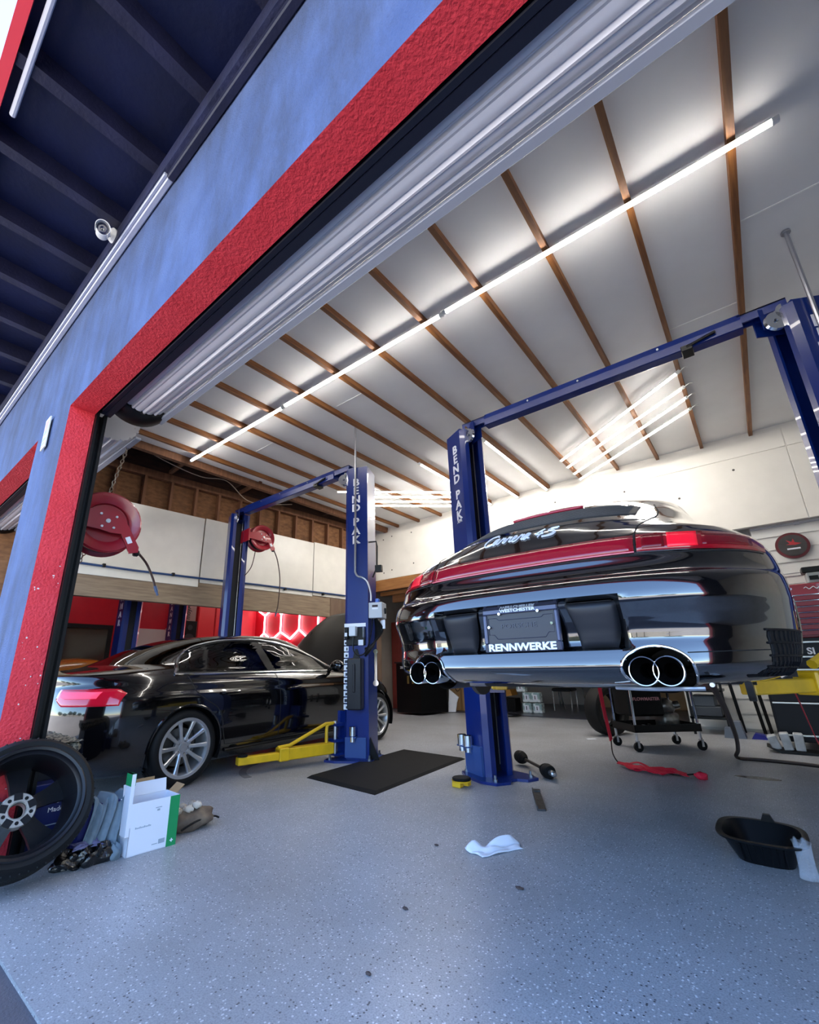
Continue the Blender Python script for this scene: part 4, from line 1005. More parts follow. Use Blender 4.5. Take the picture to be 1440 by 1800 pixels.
# ---------------------------------------------------------------- black sports car on the lift (tail towards the door)
PCX = -.81
PMx = Matrix.Translation((PCX, 0, 0))
POR = thing('sports_car', 'black sports coupe raised on the lift with its tail to the door', 'car', (PCX, 1.95, .6))
def PR(z, y0, y1, hw, nr=2.9, dr=.75, nf=2.4, df=1.3): return (z, y0, y1, hw, nr, dr, nf, df)
P_rows = [PR(.872, 2.04, 6.0, .80), PR(.885, 1.985, 6.2, .845), PR(.90, 1.945, 6.25, .872), PR(.915, 1.912, 6.3, .89), PR(.928, 1.893, 6.32, .902), PR(.942, 1.888, 6.34, .912), PR(.957, 1.890, 6.36, .918), PR(.975, 1.8945, 6.38, .924), PR(.99, 1.8985, 6.39, .928), PR(1.005, 1.903, 6.4, .931), PR(1.02, 1.909, 6.4, .934), PR(1.04, 1.916, 6.41, .938), PR(1.065, 1.916, 6.42, .943), PR(1.12, 1.90, 6.42, .948),
    PR(1.16, 1.88, 6.41, .95), PR(1.19, 1.868, 6.4, .952), PR(1.21, 1.870, 6.38, .952), PR(1.23, 1.8745, 6.36, .952), PR(1.25, 1.8805, 6.34, .951), PR(1.266, 1.887, 6.31, .95), PR(1.276, 1.896, 6.3, .95), PR(1.286, 1.912, 6.28, .949), PR(1.30, 1.932, 6.26, .948), PR(1.33, 1.948, 6.2, .945), PR(1.375, 1.962, 6.05, .937), PR(1.42, 1.978, 5.9, .92), PR(1.46, 1.998, 5.6, .895), PR(1.50, 2.03, 5.25, .855),
    PR(1.55, 2.068, 4.98, .80, 2.6, .85), PR(1.585, 2.105, 4.86, .758, 2.5, .9), PR(1.605, 2.14, 4.82, .735, 2.5, .9), PR(1.64, 2.205, 4.78, .71, 2.5, .9), PR(1.70, 2.325, 4.72, .685, 2.5, .9), PR(1.76, 2.44, 4.64, .662, 2.5, .9), PR(1.80, 2.525, 4.58, .645, 2.5, .9), PR(1.87, 2.72, 4.45, .62, 2.5, .8), PR(1.94, 2.96, 4.28, .59, 2.5, .6), PR(1.99, 3.15, 4.12, .565, 2.5, .5), PR(2.03, 3.36, 3.98, .50, 2.4, .35), PR(2.055, 3.55, 3.85, .3, 2.2, .15)]
PS = Shell(P_rows, PMx)
EXX, EXZ, ERX, ERZ = .50, .925, .112, .086
def sst(a, b_, x): t = min(max((x - a) / (b_ - a), 0), 1); return t * t * (3 - 2 * t)
def p_dent(p):
    ax = abs(p.x)
    if p.y < 2.3 and ax < .45 and .98 < p.z < 1.23:
        k = (1 - sst(.385, .43, ax)) * sst(1.0, 1.012, p.z) * (1 - sst(1.194, 1.21, p.z))
        if k > 0: p = p + Vector((0, .075 * k, 0))
    return p
def p_keep(p):
    ax = abs(p.x)
    if p.y < 2.4 and ((ax - EXX) / ERX) ** 2 + ((p.z - EXZ) / ERZ) ** 2 < 1: return 'drop'
    for yw in (2.92, 5.38):
        if ax > .5 and p.z < 1.35 and (p.y - yw) ** 2 + (p.z - .95) ** 2 < .365 ** 2: return 'drop'
    if 1.83 < p.z < 1.99 and ax < PS.row(p.z)[2] * .80 and p.y < PS.row(p.z)[0] + .45: return 'rear'
    if 1.62 < p.z < 1.985 and ax < PS.row(p.z)[2] * .85 and p.y > PS.row(p.z)[1] - .5: return 'front'
    if 1.66 < p.z < 1.92 and ax > PS.row(p.z)[2] * .7:
        sd = 'r' if p.x > 0 else 'l'; e = (p.z - 1.66)
        if 3.02 + e * 1.6 * 0 + e * .3 < p.y < 3.36 and p.z < 1.70 + (p.y - 2.98) * .75: return sd + 'q'
        if 3.40 < p.y < 4.42 - e * 1.35: return sd + 'd'
    return None
zs = [.872, .88] + [.888 + .0075 * i for i in range(100)] + [1.639 + .0125 * i for i in range(32)] + [2.035, 2.045, 2.055]
pp = PS.mesh(zs, 78, 60, p_keep, p_dent)
pp['body'].build('body', PAINT, POR, smooth=True, sharp=50, weld=.0006)
SMOKE = mat('smoked_glass', '0b0c0d', .03, coat=1)
for k, nm in (('rq', 'quarter_glass'), ('lq', 'quarter_glass'), ('rd', 'door_glass'), ('ld', 'door_glass'), ('rear', 'rear_window'), ('front', 'windscreen')):
    if k in pp: pp[k].build(nm, SMOKE if k == 'rear' else GLASS, POR, smooth=True, sharp=60, weld=.0006)
q = MB(PMx); q.bx(-.5, .5, 2.9, 4.4, 1.2, 1.45, c=.05); q.build('cabin_floor', CABIN, POR)
# light strip and lamps
STRIPM = mat('dark_red_reflector', '8e0a22', .18, coat=1)
LAMPM = mat('red_lamp_lens', '8e0c1c', .12, coat=1)
def ppatch(name, m, x0, x1, z0, z1, off, par=POR, n=16, k=4, sol=.008, ease=False, taper=None):
    q = MB()
    def fn(u, v):
        t_ = math.sin(u * math.pi / 2) if ease else u
        x = x0 + (x1 - x0) * t_; a, c = z0, z1
        if taper: a, c = taper(t_)
        return PS.rp(x, a + (c - a) * v, off)
    q.grid(fn, n, k); return q.build(name, m, par, smooth=True, sharp=60, solid=sol)
ppatch('reflector_strip', STRIPM, -.487, .487, 1.384, 1.46, .004, n=30)
q = MB(); q.tube([PS.rp(-.487 + .974 * i / 30, 1.381, .005) for i in range(31)], .003, n=6); q.build('strip_lip', mat('bright_red_lip', 'e0707c', .2), POR, smooth=True)
for sg in (1, -1):
    tp = lambda t_: (1.384 - .012 * t_, 1.462 - .008 * t_)
    lo = ppatch('tail_lamp', LAMPM, sg * .497, sg * .897, 0, 0, .005, n=30, ease=True, taper=tp)
    ppatch('lit_segment', mat('lit_red_segment' + str(sg), 'f01830', .2, emit=.12 if sg > 0 else .03), sg * .60, sg * .695, 1.388, 1.456, .0075, par=lo, n=10, sol=.002)
    ppatch('lamp_inner', mat('deep_red_segment', '6d0716', .2), sg * .515, sg * .59, 1.392, 1.454, .0065, par=lo, n=6, sol=.001)
    ppatch('lamp_inner', mat('deep_red_segment', '6d0716', .2), sg * .71, sg * .86, 1.392, 1.442, .0065, par=lo, n=10, sol=.001)
# panel gaps
def pgap(pts, r=.0035, m=GAP):
    q = MB(); q.tube([PS.rp(x, z, -.0008) for x, z in pts], r, n=6); q.build('panel_gap', m, POR)
for sg in (1, -1):
    c = bez([Vector((sg * .492, 1.384, 0)), Vector((sg * .492, 1.46, 0)), Vector((sg * .505, 1.52, 0)), Vector((sg * .53, 1.57, 0)), Vector((sg * .548, 1.62, 0)), Vector((sg * .54, 1.70, 0)), Vector((sg * .51, 1.79, 0))], 6)
    pgap([(p.x, p.y) for p in c])
    pgap([(sg * (.89 * math.sin(i / 24 * math.pi / 2)), 1.372 - .008 * i / 24) for i in range(25)])
    pgap([(sg * (.60 + .31 * math.sin(i / 16 * math.pi / 2)), .985 + .01 * i / 16) for i in range(17)], .0025)
pgap([(-.52 + 1.04 * i / 30, 1.592 - .02 * abs(-1 + 2 * i / 30) ** 2) for i in range(31)], .003)
# spoiler grille and third brake lamp
GR = mat('black_mesh_grille', '2a2c30', .6, bump=.8, bs=260)
ppatch('deck_grille', GR, -.47, .47, 1.64, 1.76, .003, n=30, k=6, taper=lambda t_: (1.635, 1.765 - .03 * (2 * t_ - 1) ** 2))
q = MB()
for i in range(10):
    z = 1.642 + .0118 * i; q.tube([PS.rp(-.44 + .88 * k / 24, z, .004) for k in range(25)], .002, n=4)
q.build('grille_slats', mat('black_slat', '45484e', .5), POR, kind='stuff')
ppatch('brake_lamp', mat('brake_lamp_red', 'a0233c', .15, coat=1), -.2, .2, 1.778, 1.8, .012, n=16, k=2, sol=.012)
# cursive script on the engine lid
def stroke(letters):
    out = []
    A_ = [(.0, .12), (.32, .5), (.12, .52), (.0, .22), (.14, .02), (.34, .3), (.4, .52), (.36, .14), (.56, .1)]
    Rr = [(.0, .1), (.2, .56), (.26, .44), (.46, .5), (.4, .14), (.58, .1)]
    Ee = [(.0, .1), (.3, .34), (.3, .52), (.12, .48), (.1, .12), (.3, .02), (.52, .16)]
    x = 0
    cur = [(.95, .82), (.7, 1.02), (.3, .86), (.05, .45), (.15, .08), (.5, .0), (.95, .14)]; x = .9
    for ch in letters:
        T = {'a': A_, 'r': Rr, 'e': Ee}[ch]; cur += [(x + a, b_) for a, b_ in T[1:]]; x += T[-1][0]
    return cur, x
cur, wd = stroke('arrera')
sil = mat('silver_script', 'd9deea', .35, .3)
sc = .25 / wd
pts = bez([Vector((-.205 + (x + .35 * y) * sc, 1.534 + y * sc * 1.15, 0)) for x, y in cur], 6)
q = MB(); q.tube([PS.rp(p.x, p.y, .004) for p in pts], .0042, n=6); q.build('script_lettering', sil, POR, smooth=True)
four = [(.62, .95), (.1, .4), (.75, .4)], [(.6, .62), (.42, .05)], [(1.75, .95), (1.2, .9), (1.05, .66), (1.45, .5), (1.6, .28), (1.2, .08), (.75, .08)], [(1.7, .82), (1.35, .8), (1.25, .68), (1.6, .52), (1.75, .28), (1.5, .02), (.8, -.02)]
q = MB()
for st in four:
    pts = bez([Vector((.062 + (x + .3 * y) * .058, 1.532 + y * .05, 0)) for x, y in st], 5); q.tube([PS.rp(p.x, p.y, .004) for p in pts], .0038, n=6)
q.build('badge_lettering', sil, POR, smooth=True, kind='stuff')
# number plate, frame and pods
YPL = 1.945
q = MB(PMx); q.bx(-.166, .166, YPL - .004, YPL + .01, 1.018, 1.196); PL = q.build('number_plate', mat('black_plate', '1c1e2c', .35), POR)
q = MB(PMx)
for bb in ((-.174, .174, 1.176, 1.2), (-.174, .174, 1.008, 1.045), (-.174, -.158, 1.045, 1.176), (.158, .174, 1.045, 1.176)): q.bx(bb[0], bb[1], YPL - .014, YPL + .012, bb[2], bb[3], c=.004)
q.build('plate_frame', mat('grey_plate_frame', '4a4f68', .3, .4), PL)
q = MB(PMx); q.bx(-.168, .168, YPL - .0155, YPL - .013, 1.011, 1.042); q.build('frame_band', mat('navy_band', '1b2036', .4), PL)
LET = mat('plate_lettering', 'e3efff', .4)
text('RENNWERKE', .043, PMx @ frame((0, YPL - .016, 1.0265), (1, 0, 0), z=(0, -1, 0)), LET, PL, bold=.0016, sx=1.2)
text('WESTCHESTER', .0195, PMx @ frame((-.003, YPL - .015, 1.1885), (1, 0, 0), z=(0, -1, 0)), LET, PL, bold=.0006, sx=1.25)
text('PORSCHE', .03, PMx @ frame((-.005, YPL - .0045, 1.12), (1, 0, 0), z=(0, -1, 0)), mat('plate_emboss', '262a3e', .3), PL, sx=1.3)
oc = [(-.15, 1.085), (-.125, 1.085), (-.11, 1.065), (.11, 1.065), (.125, 1.085), (.15, 1.085), (.15, 1.16), (.11, 1.16), (.1, 1.15), (-.1, 1.15), (-.11, 1.16), (-.15, 1.16)]
q = MB(PMx); q.tube([(a, YPL - .005, z) for a, z in oc], .0014, n=5, closed=True); q.build('plate_emboss_line', mat('plate_emboss', '262a3e', .3), PL)
for a, z in ((-.09, 1.177), (.09, 1.177), (-.145, 1.12), (.145, 1.12)):
    q = MB(PMx); q.cyl((a, YPL - .018, z), (a, YPL - .008, z), .006, n=10); q.build('plate_screw', CHROME, PL, smooth=True)
POD = mat('matte_black_pod', '1b1d24', .5)
for sg in (1, -1):
    q = MB(PMx)
    def pod(u, v):
        z = 1.012 + .18 * v; a = .215 + .03 * (1 - v) if True else 0; x0 = .205 + .035 * (1 - v); x1 = .405 - .03 * (1 - v) ** 2
        x = x0 + (x1 - x0) * u; e = (4 * u * (1 - u)) ** .35 * (4 * v * (1 - v)) ** .35
        return Vector((sg * x, PS.rear(x, z).y + .065 - .052 * e, z))
    q.grid(pod, 18, 14); q.build('plate_pod', POD, POR, smooth=True, sharp=70)
# exhaust tips, arches
TIPD = mat('dark_pipe_inside', '030304', .85, spec=.08)
for sg in (1, -1):
    c = Vector((sg * EXX, 0, EXZ))
    arcp = [PS.rp(sg * EXX + ERX * math.cos(a), EXZ + ERZ * math.sin(a), .002) for a in [R(-30 + 240 * i / 40) for i in range(41)]]
    q = MB(); q.tube(arcp, .0055, n=8); q.build('exhaust_surround', CHROME, POR, smooth=True)
    q = MB(PMx); ring = [(sg * EXX + ERX * math.cos(R(6 * i)), EXZ + ERZ * math.sin(R(6 * i))) for i in range(60)]
    q.loft([[(x, PS.rear(x, max(z, .875)).y if k == 0 else 2.45, z) for x, z in ring] for k in (0, 1)], cap=False); q.add([(x, 2.4, z) for x, z in ring], [tuple(range(60))]); q.build('exhaust_tunnel', mat('tunnel_black', '15161a', .5), POR, smooth=True)
    for k, ox in enumerate((-.038, .038)):
        M = PMx @ frame((sg * EXX + ox, 1.905 + (.012 if k else 0), EXZ - .002), (1, 0, 0), z=(0, 1, 0)) @ Matrix.Diagonal((.97, 1.02, 1, 1))
        q = MB(); q.lathe([(.045, .25), (.05, .05), (.0515, 0), (.0503, -.003), (.0473, -.002), (.0465, .004), (.045, .03)], M, 40); tipo = q.build('exhaust_tip', CHROME, POR, smooth=True, sharp=50)
        q = MB(); q.lathe([(.0455, .012), (.044, .06), (.028, .08), (.026, .2), (0, .2)], M, 40); q.build('pipe_inside', TIPD, tipo, smooth=True)
# corner air vents
VENT = mat('matte_vent_plastic', '0b0c10', .55, spec=.25)
for sg in (1, -1):
    def sp(y, z, off): 
        e = .01; a = PS.side(y + e, z) - PS.side(y - e, z); n_ = Vector((a.y, -a.x, 0)).normalized(); p = PS.side(y, z) + n_ * off
        return PMx @ Vector((sg * p.x, p.y, p.z))
    Y0, Y1 = 2.175, 2.50
    q = MB(); q.grid(lambda u, v: sp(Y0 + .01 * abs(v - .5) + (Y1 - Y0) * u, .9 + .16 * v, .0015), 16, 8); vo = q.build('corner_vent', GAP, POR, smooth=True, solid=.003)
    for k in range(11):
        y = Y0 + .01 + (Y1 - Y0 - .02) * (k / 10) ** 1.15
        for za, zb, sl in ((1.018, 1.058, .0), (.972, 1.012, 0), (.932, .966, .012), (.902, .926, .02)):
            q = MB(); q.ribbon([sp(y + sl, za, .003), sp(y, (za + zb) / 2, .004), sp(y - sl * .3, zb, .003)], .011 + .006 * k / 10, .006, [tuple(sp(y, za, .1) - sp(y, za, 0))] * 3); q.build('vent_slat', VENT, vo)
    for z in (.899, .929, .969, 1.015, 1.061):
        q = MB(); q.tube([sp(Y0 - .005 + (Y1 - Y0 + .01) * i / 16, z, .004) for i in range(17)], .0045, n=6); q.build('vent_rail', VENT, vo, smooth=True)
    # arches, hubs
    for yw in (2.92, 5.38):
        a_ = [(yw + .365 * math.cos(R(a)), .95 + .365 * math.sin(R(a))) for a in range(-10, 191, 5)]
        q = MB(PMx); q.tube([Vector((sg * PS.side(y, max(z, .88)).x, y, z)) for y, z in a_], .01, n=6); q.build('arch_lip', PAINT, POR, smooth=True)
        q = MB(PMx); q.loft([[(sg * x, y, z) for y, z in a_] for x in (.5, .9)], closed=False); q.build('wheel_arch', BLACK, POR)
        M = PMx @ frame((sg * .74, yw, .93), (0, 1, 0), z=(sg, 0, 0)); q = MB(); q.lathe([(0, .06), (.04, .06), (.045, .02), (.09, .015), (.09, 0), (.165, 0), (.165, -.028), (.05, -.03)], M, 40); q.build('brake_disc', mat('brake_steel', '5d5a57', .4, .8), POR, smooth=True)
    q = MB(PMx); q.blob((sg * .87, 4.25, 1.53), (.085, .055, .055), n=14, k=10); q.tube([(sg * .70, 4.32, 1.49), (sg * .85, 4.26, 1.51)], .02); q.build('mirror', PAINT, POR, smooth=True)
# underside
q = MB(PMx); q.bx(-.74, .74, 2.3, 6.0, .865, .95, c=.02); q.bx(-.35, .35, 2.2, 2.9, .85, .9, c=.02); q.build('floor_pan', mat('underbody_black', '1b1a1a', .7, var=.3, vs_=12, bump=.6, bs=25), POR)
FOIL = mat('crumpled_heat_foil', 'c9c3b8', .28, .9, bump=1.0, bs=28)
for sg in (1, -1):
    q = MB(PMx); q.blob((sg * .42, 2.32, .885), (.2, .14, .04), n=20, k=12, rough=.06, seed=3 + sg); q.build('muffler', FOIL, POR, smooth=True, sharp=70)
q = MB(PMx); q.blob((.12, 2.24, .872), (.3, .1, .02), n=24, k=10, rough=.12, seed=9); q.build('heat_shield', FOIL, POR, smooth=True, sharp=70)
q = MB(PMx); q.tube(bez([(.32, 2.08, .858), (.45, 2.06, .855), (.62, 2.08, .858)], 6), .008, n=8); q.build('bumper_brace', STEEL, POR, smooth=True)
q = MB(PMx); q.cyl((.645, 2.08, .872), (.645, 2.05, .872), .008, n=12); q.build('bumper_bolt', STEEL, POR, smooth=True)
# ---------------------------------------------------------------- things on the floor near the lifts
def poly_prism(name, m, pts, h, parent=None, z=0, bev=0):
    q = MB(); n = len(pts); c = sum((Vector((x, y, 0)) for x, y in pts), Vector()) / n
    rings = [[(x, y, z) for x, y in pts]]
    if bev: rings.append([(x, y, z + .004) for x, y in pts]); rings.append([(c.x + (x - c.x) * (1 - bev), c.y + (y - c.y) * (1 - bev), z + h) for x, y in pts])
    else: rings.append([(x, y, z + h) for x, y in pts])
    q.loft(rings); return q.build(name, m, parent)
MATR = mat('black_mat_rubber', '0d0e11', .75, spec=.2, bump=.3, bs=220)
tag(poly_prism('floor_mat', MATR, [(-3.45, 3.05), (-2.57, 2.98), (-2.70, 4.62), (-3.56, 4.68)], .02, bev=.05), 'black rubber floor mat lying between the two lifts', 'floor mat')
# swivel pad
t = thing('lift_pad', 'small round black pad on a yellow foot near the middle post', 'lift pad', (-2.15, 3.60, 0))
q = MB(); q.lathe([(0, .05), (.07, .05), (.076, .056), (.076, .066), (.07, .072), (0, .072)], Matrix.Translation((-2.15, 3.60, 0)), 28); q.build('pad', RUB, t, smooth=True)
q = MB(); q.lathe([(.0, .04), (.078, .04), (.082, .05), (.0, .05)], Matrix.Translation((-2.15, 3.60, 0)), 28); q.bx(-2.21, -2.13, 3.54, 3.6, 0, .04, c=.005); q.bx(-2.13, -2.09, 3.6, 3.65, .01, .04); q.build('foot', YEL, t, smooth=True)
# drive shaft
t = thing('drive_shaft', 'black drive shaft with two joints lying behind the middle post', 'drive shaft', (-1.85, 4.45, 0))
a, c = Vector((-2.08, 4.66, .075)), Vector((-1.68, 4.28, .06)); u = (c - a).normalized(); A = axis_frame(a, u)
L_ = (c - a).length
q = MB(); q.lathe([(0, .0), (.014, .0), (.014, L_), (0, L_)], A, 14); q.build('shaft', BLKM, t, smooth=True)
for k, (h0, sg) in enumerate(((0, 1), (L_, -1))):
    q = MB(); q.lathe([(0, -.06), (.05, -.06), (.055, -.05), (.06, 0), (.052, .02), (.055, .03), (.045, .045), (.047, .055), (.035, .07), (.037, .08), (.022, .1), (.0, .1)], A @ Matrix.Translation((0, 0, h0)) @ (Matrix.Identity(4) if sg > 0 else Matrix.Rotation(math.pi, 4, 'X')), 24); q.build('joint_boot', RUB, t, smooth=True)
q = MB(); q.lathe([(0, L_ + .05), (.022, L_ + .05), (.024, L_ + .12), (.012, L_ + .13), (.012, L_ + .15), (0, L_ + .15)], A, 16); q.build('stub', STEEL, t, smooth=True)
# flat black bar
q = MB(frame((-1.49, 3.57, 0), (.43, -.9, 0), z=(0, 0, 1))); q.bx(-.25, .25, -.03, .03, 0, .012, c=.003); q.bx(-.25, .25, -.03, -.022, .012, .03); q.bx(-.25, -.2, -.03, .03, .012, .022)
tag(q.build('metal_bar', mat('worn_black_bar', '15161a', .4, .4, col2='4a4a4d', vs_=30)), 'short black metal bar lying on the open floor', 'metal bar')
def cloth(name, m, M, w, l, hgt, seed, nx=22, ny=22, fn=None, parent=None):
    rnd = random.Random(seed); ph = [(rnd.uniform(3, 9), rnd.uniform(3, 9), rnd.uniform(0, 6), rnd.uniform(.3, 1)) for _ in range(6)]
    def f(u, v):
        z = sum(a * math.sin(k1 * u + p) * math.sin(k2 * v + p * 1.7) for k1, k2, p, a in ph) / 3
        edge = min(1, 5 * min(u, 1 - u, v, 1 - v) + .12)
        x = (u - .5) * w * (1 + .12 * math.sin(5 * v + seed)); y = (v - .5) * l * (1 + .15 * math.sin(4 * u + seed * 2))
        p = Vector((x, y, .004 + hgt * abs(z) * edge))
        return M @ (fn(p, u, v) if fn else p)
    q = MB(); q.grid(f, nx, ny); return q.build(name, m, parent, smooth=True, sharp=80, solid=.003)
tag(cloth('shop_rag', mat('white_rag', 'dfe3ee', .8), frame((-1.33, 2.55, 0), (.5, .86, 0), z=(0, 0, 1)), .30, .12, .09, 4), 'crumpled white rag lying on the open floor', 'rag')
# paper scrap
q = MB(frame((-2.0, 6.75, 0), (.8, .6, 0), z=(0, 0, 1))); q.bx(-.06, .06, -.03, .03, 0, .002)
tag(q.build('paper_scrap', PRINTW), 'white paper scrap on the floor right of the middle post', 'paper')
# oil drain pan
t = thing('drain_pan', 'black plastic oil drain pan on the floor, lower right', 'drain pan', (-.2, 3.27, 0))
PANM = mat('pan_black', '07090d', .35, spec=.3)
oct_ = [(math.copysign(abs(math.cos(a)) ** .62, math.cos(a)), math.copysign(abs(math.sin(a)) ** .62, math.sin(a))) for a in [2 * math.pi * k / 40 for k in range(40)]]
def pr(sx, sy, z): return [(-.2 + a * sx, 3.27 + b_ * sy, z) for a, b_ in oct_]
q = MB(); q.loft([pr(.115, .14, .002), pr(.165, .205, .105), pr(.185, .228, .108), pr(.187, .230, .116), pr(.160, .200, .116), pr(.112, .137, .012)], cap=False); n0 = len(q.v)
q.add(pr(.115, .14, .002), [tuple(range(40))[::-1]]); q.add(pr(.112, .137, .012), [tuple(range(40))]); q.build('pan', PANM, t, smooth=True, sharp=30)
q = MB(); q.prism([(-.03, 0), (.03, 0), (.015, .035), (-.015, .035)], frame((-.17, 3.49, .116), (1, 0, 0), (0, 0, 1)), .03); q.build('spout', PANM, t)
q = MB()
for k in range(7): q.tube([(-.28 + .027 * k, 3.128, .01), (-.285 + .0285 * k, 3.068, .1)], .003, n=5)
q.build('wall_ribs', PANM, t, kind='stuff')
tag(cloth('plastic_bag', mat('clear_plastic_film', 'd5dbe6', .25, alpha=.22), frame((-.045, 3.12, .118), (1, 0, 0), z=(0, 0, 1)), .07, .15, .04, 3, 14, 16, fn=lambda p, u, v: Vector((p.x, p.y - .03, p.z + (.008 if v > .55 else -.15 * (.55 - v) * 1.3)))), 'clear plastic bag hanging over the drain pan rim', 'plastic bag')
# red webbing
REDN = mat('red_webbing', 'd5203c', .55)
t = thing('red_strap', 'heap of red webbing lying on the floor below the sports car', 'strap', (-.95, 5.0, 0))
rnd = random.Random(5)
for k in range(6):
    pts = [(-1.27 + .095 * i + .05 * rnd.uniform(-1, 1), 5.14 - .035 * i + .11 * rnd.uniform(-1, 1), .012 + .03 * abs(math.sin(i * 1.7 + k))) for i in range(5 + (k % 3))]
    q = MB(); q.ribbon(bez(pts, 8), .05 if k % 2 else .03, .003, (rnd.uniform(-.2, .2), -.25, 1)); q.build('webbing', REDN, t)
q = MB(); q.blob((-.62, 4.97, .03), (.05, .04, .03), rough=.15); q.build('knot', REDN, t, smooth=True)
q = MB(); q.tube(bez([(-1.29, 5.2, .01), (-1.0, 5.1, .012), (-.8, 5.0, .01), (-.65, 5.05, .03)], 6), .006, n=6); q.build('cord', BLKM, t)
t = thing('red_strap', 'red strap hanging from the sports car down to the floor', 'strap', (-1.3, 5.1, 0))
q = MB(); q.ribbon(bez([(-1.16, 4.35, .87), (-1.22, 4.6, .6), (-1.3, 5.0, .25)], 8), .035, .004, (.5, -.8, .3)); q.build('webbing', REDN, t)
q = MB(); q.tube(bez([(-1.3, 5.0, .25), (-1.33, 5.1, .12), (-1.31, 5.17, .03), (-1.26, 5.2, .01)], 6), .006, n=6); q.build('cord', BLKM, t)
t = thing('red_strap', 'red strap slanting down beside the tool cabinet at right edge', 'strap', (.16, 4.5, 0))
q = MB(); q.ribbon(bez([(.09, 3.7, .80), (.12, 4.1, .66), (.15, 4.5, .50), (.19, 5.0, .32), (.3, 5.6, .04)], 8), .03, .004, (.8, -.5, .2)); q.build('webbing', REDN, t)
# dark hose from the car
t = thing('drain_hose', 'dark hose running from the sports car across the floor to the right', 'hose', (-.4, 6.0, 0))
q = MB(); q.tube(bez([(-.26, 3.0, .87), (-.27, 3.8, .68), (-.32, 5.0, .36), (-.38, 5.8, .14), (-.42, 6.02, .05), (-.38, 6.12, .016), (-.2, 6.15, .016), (.2, 6.08, .016), (.9, 5.7, .016)], 10), .0165, n=10); q.build('hose', mat('brown_black_hose', '2b1d18', .45), t, smooth=True)
# tool cart
t = thing('tool_cart', 'black rolling tool cart with chrome legs under the sports car', 'cart', (-1.17, 6.48, 0))
CM = frame((-1.17, 6.48, 0), (.55, .49, 0), z=(0, 0, 1))
BLKG = mat('black_tray', '08090b', .45, spec=.25)
for sx in (-.37, .37):
    for sy in (-.22, .22):
        q = MB(CM); q.cyl((sx, sy, .11), (sx * .98, sy, .76), .014, n=10); q.build('leg', CHROME, t, smooth=True)
        q = MB(CM); M2 = CM @ frame((sx, sy + .0, .05), (1, 0, 0), (0, 0, 1)); q = MB(); q.lathe([(.012, -.014), (.05, -.014), (.052, 0), (.05, .014), (.012, .014)], M2, 20, closed=True); cw = q.build('caster', RUB, t, smooth=True)
        q = MB(CM); q.bx(sx - .012, sx + .012, sy - .022, sy - .017, .04, .115); q.bx(sx - .012, sx + .012, sy + .017, sy + .022, .04, .115); q.bx(sx - .016, sx + .016, sy - .022, sy + .022, .105, .115); q.build('fork', STEEL, cw)
q = MB(CM); q.bx(-.39, .39, -.24, .24, .20, .215); 
for bb in ((-.39, .39, -.24, -.23), (-.39, .39, .23, .24), (-.39, -.38, -.24, .24), (.38, .39, -.24, .24)): q.bx(*bb, .20, .28)
q.build('lower_tray', BLKG, t)
q = MB(CM); q.bx(-.39, .39, -.24, .24, .70, .715)
for bb in ((-.39, .39, .23, .24), (-.39, -.38, -.24, .24), (.38, .39, -.24, .24)): q.bx(*bb, .70, .77)
q.build('upper_tray', BLKG, t)
q = MB(CM); q.tube([(-.38, -.25, .73), (.39, -.25, .73)], .011, n=8); q.build('push_bar', CHROME, t, smooth=True)
q = MB(CM); q.bx(-.36, .05, -.16, .2, .36, .70, c=.02); bo = q.build('hanging_bin', mat('bin_black', '060709', .55, spec=.2), t)
text('FLOWMASTER', .05, CM @ frame((-.15, -.163, .55), (1, 0, 0), z=(0, -1, 0)), mat('faded_red_print', 'c48a90', .5), bo, bold=.001)
CARTSTUFF = mat('grey_cast_metal', '8d8d8b', .35, .8, var=.3, vs_=20)
t2 = thing('transmission_part', 'silver cast car part sitting on the tool cart', 'car part', CM @ Vector((.2, 0, .4)))
q = MB(CM); q.blob((.2, .06, .45), (.12, .1, .09), rough=.12, seed=2); q.cyl((.2, .06, .44), (.34, .0, .47), .045, n=14); q.cyl((.1, .1, .4), (.02, .14, .36), .04, n=12); q.bx(.1, .3, -.04, .16, .215, .38, c=.02); q.build('casting', CARTSTUFF, t2, smooth=True, sharp=50)
for i, (x, y, r) in enumerate(((-.2, -.1, .02), (-.1, -.05, .018), (-.28, .05, .025), (.02, -.12, .016))):
    q = MB(CM); q.cyl((x, y, .216), (x, y, .216 + .05), r, n=12); tag(q.build('socket', CHROME, smooth=True), ('second socket from the left on the cart tray', 'third socket from the left on the cart tray', 'leftmost and widest chrome socket on the cart tray', 'rightmost and thinnest chrome socket on the cart tray')[i], 'socket', 'sockets on the cart tray')
for i in range(2):
    q = MB(CM); q.tube([(.05 + .03 * i, -.15 + .05 * i, .222), (.28, -.1 + .08 * i, .226)], .008, n=6); q.bx(.27, .31, -.115 + .08 * i, -.085 + .08 * i, .218, .234)
    tag(q.build('wrench', CHROME), ('longer' if i else 'shorter') + ' chrome wrench lying on the lower cart tray', 'wrench', 'wrenches on the cart')
# tyre standing behind the cart
t = thing('tyre', 'black tyre standing on edge left of the tool cart', 'tyre', (-1.9, 7.25, 0))
M = frame((-1.88, 7.25, .33), (.45, .89, 0), (0, 0, 1))
q = MB(M); q.lathe([(.215, .08), (.23, .1), (.29, .115), (.32, .1), (.33, .06), (.33, -.06), (.32, -.1), (.29, -.115), (.23, -.1), (.215, -.08), (.235, -.06), (.3, -.05), (.3, .05), (.235, .06)], Matrix.Identity(4), 48, closed=True); q.build('tread', TYRE, t, smooth=True)

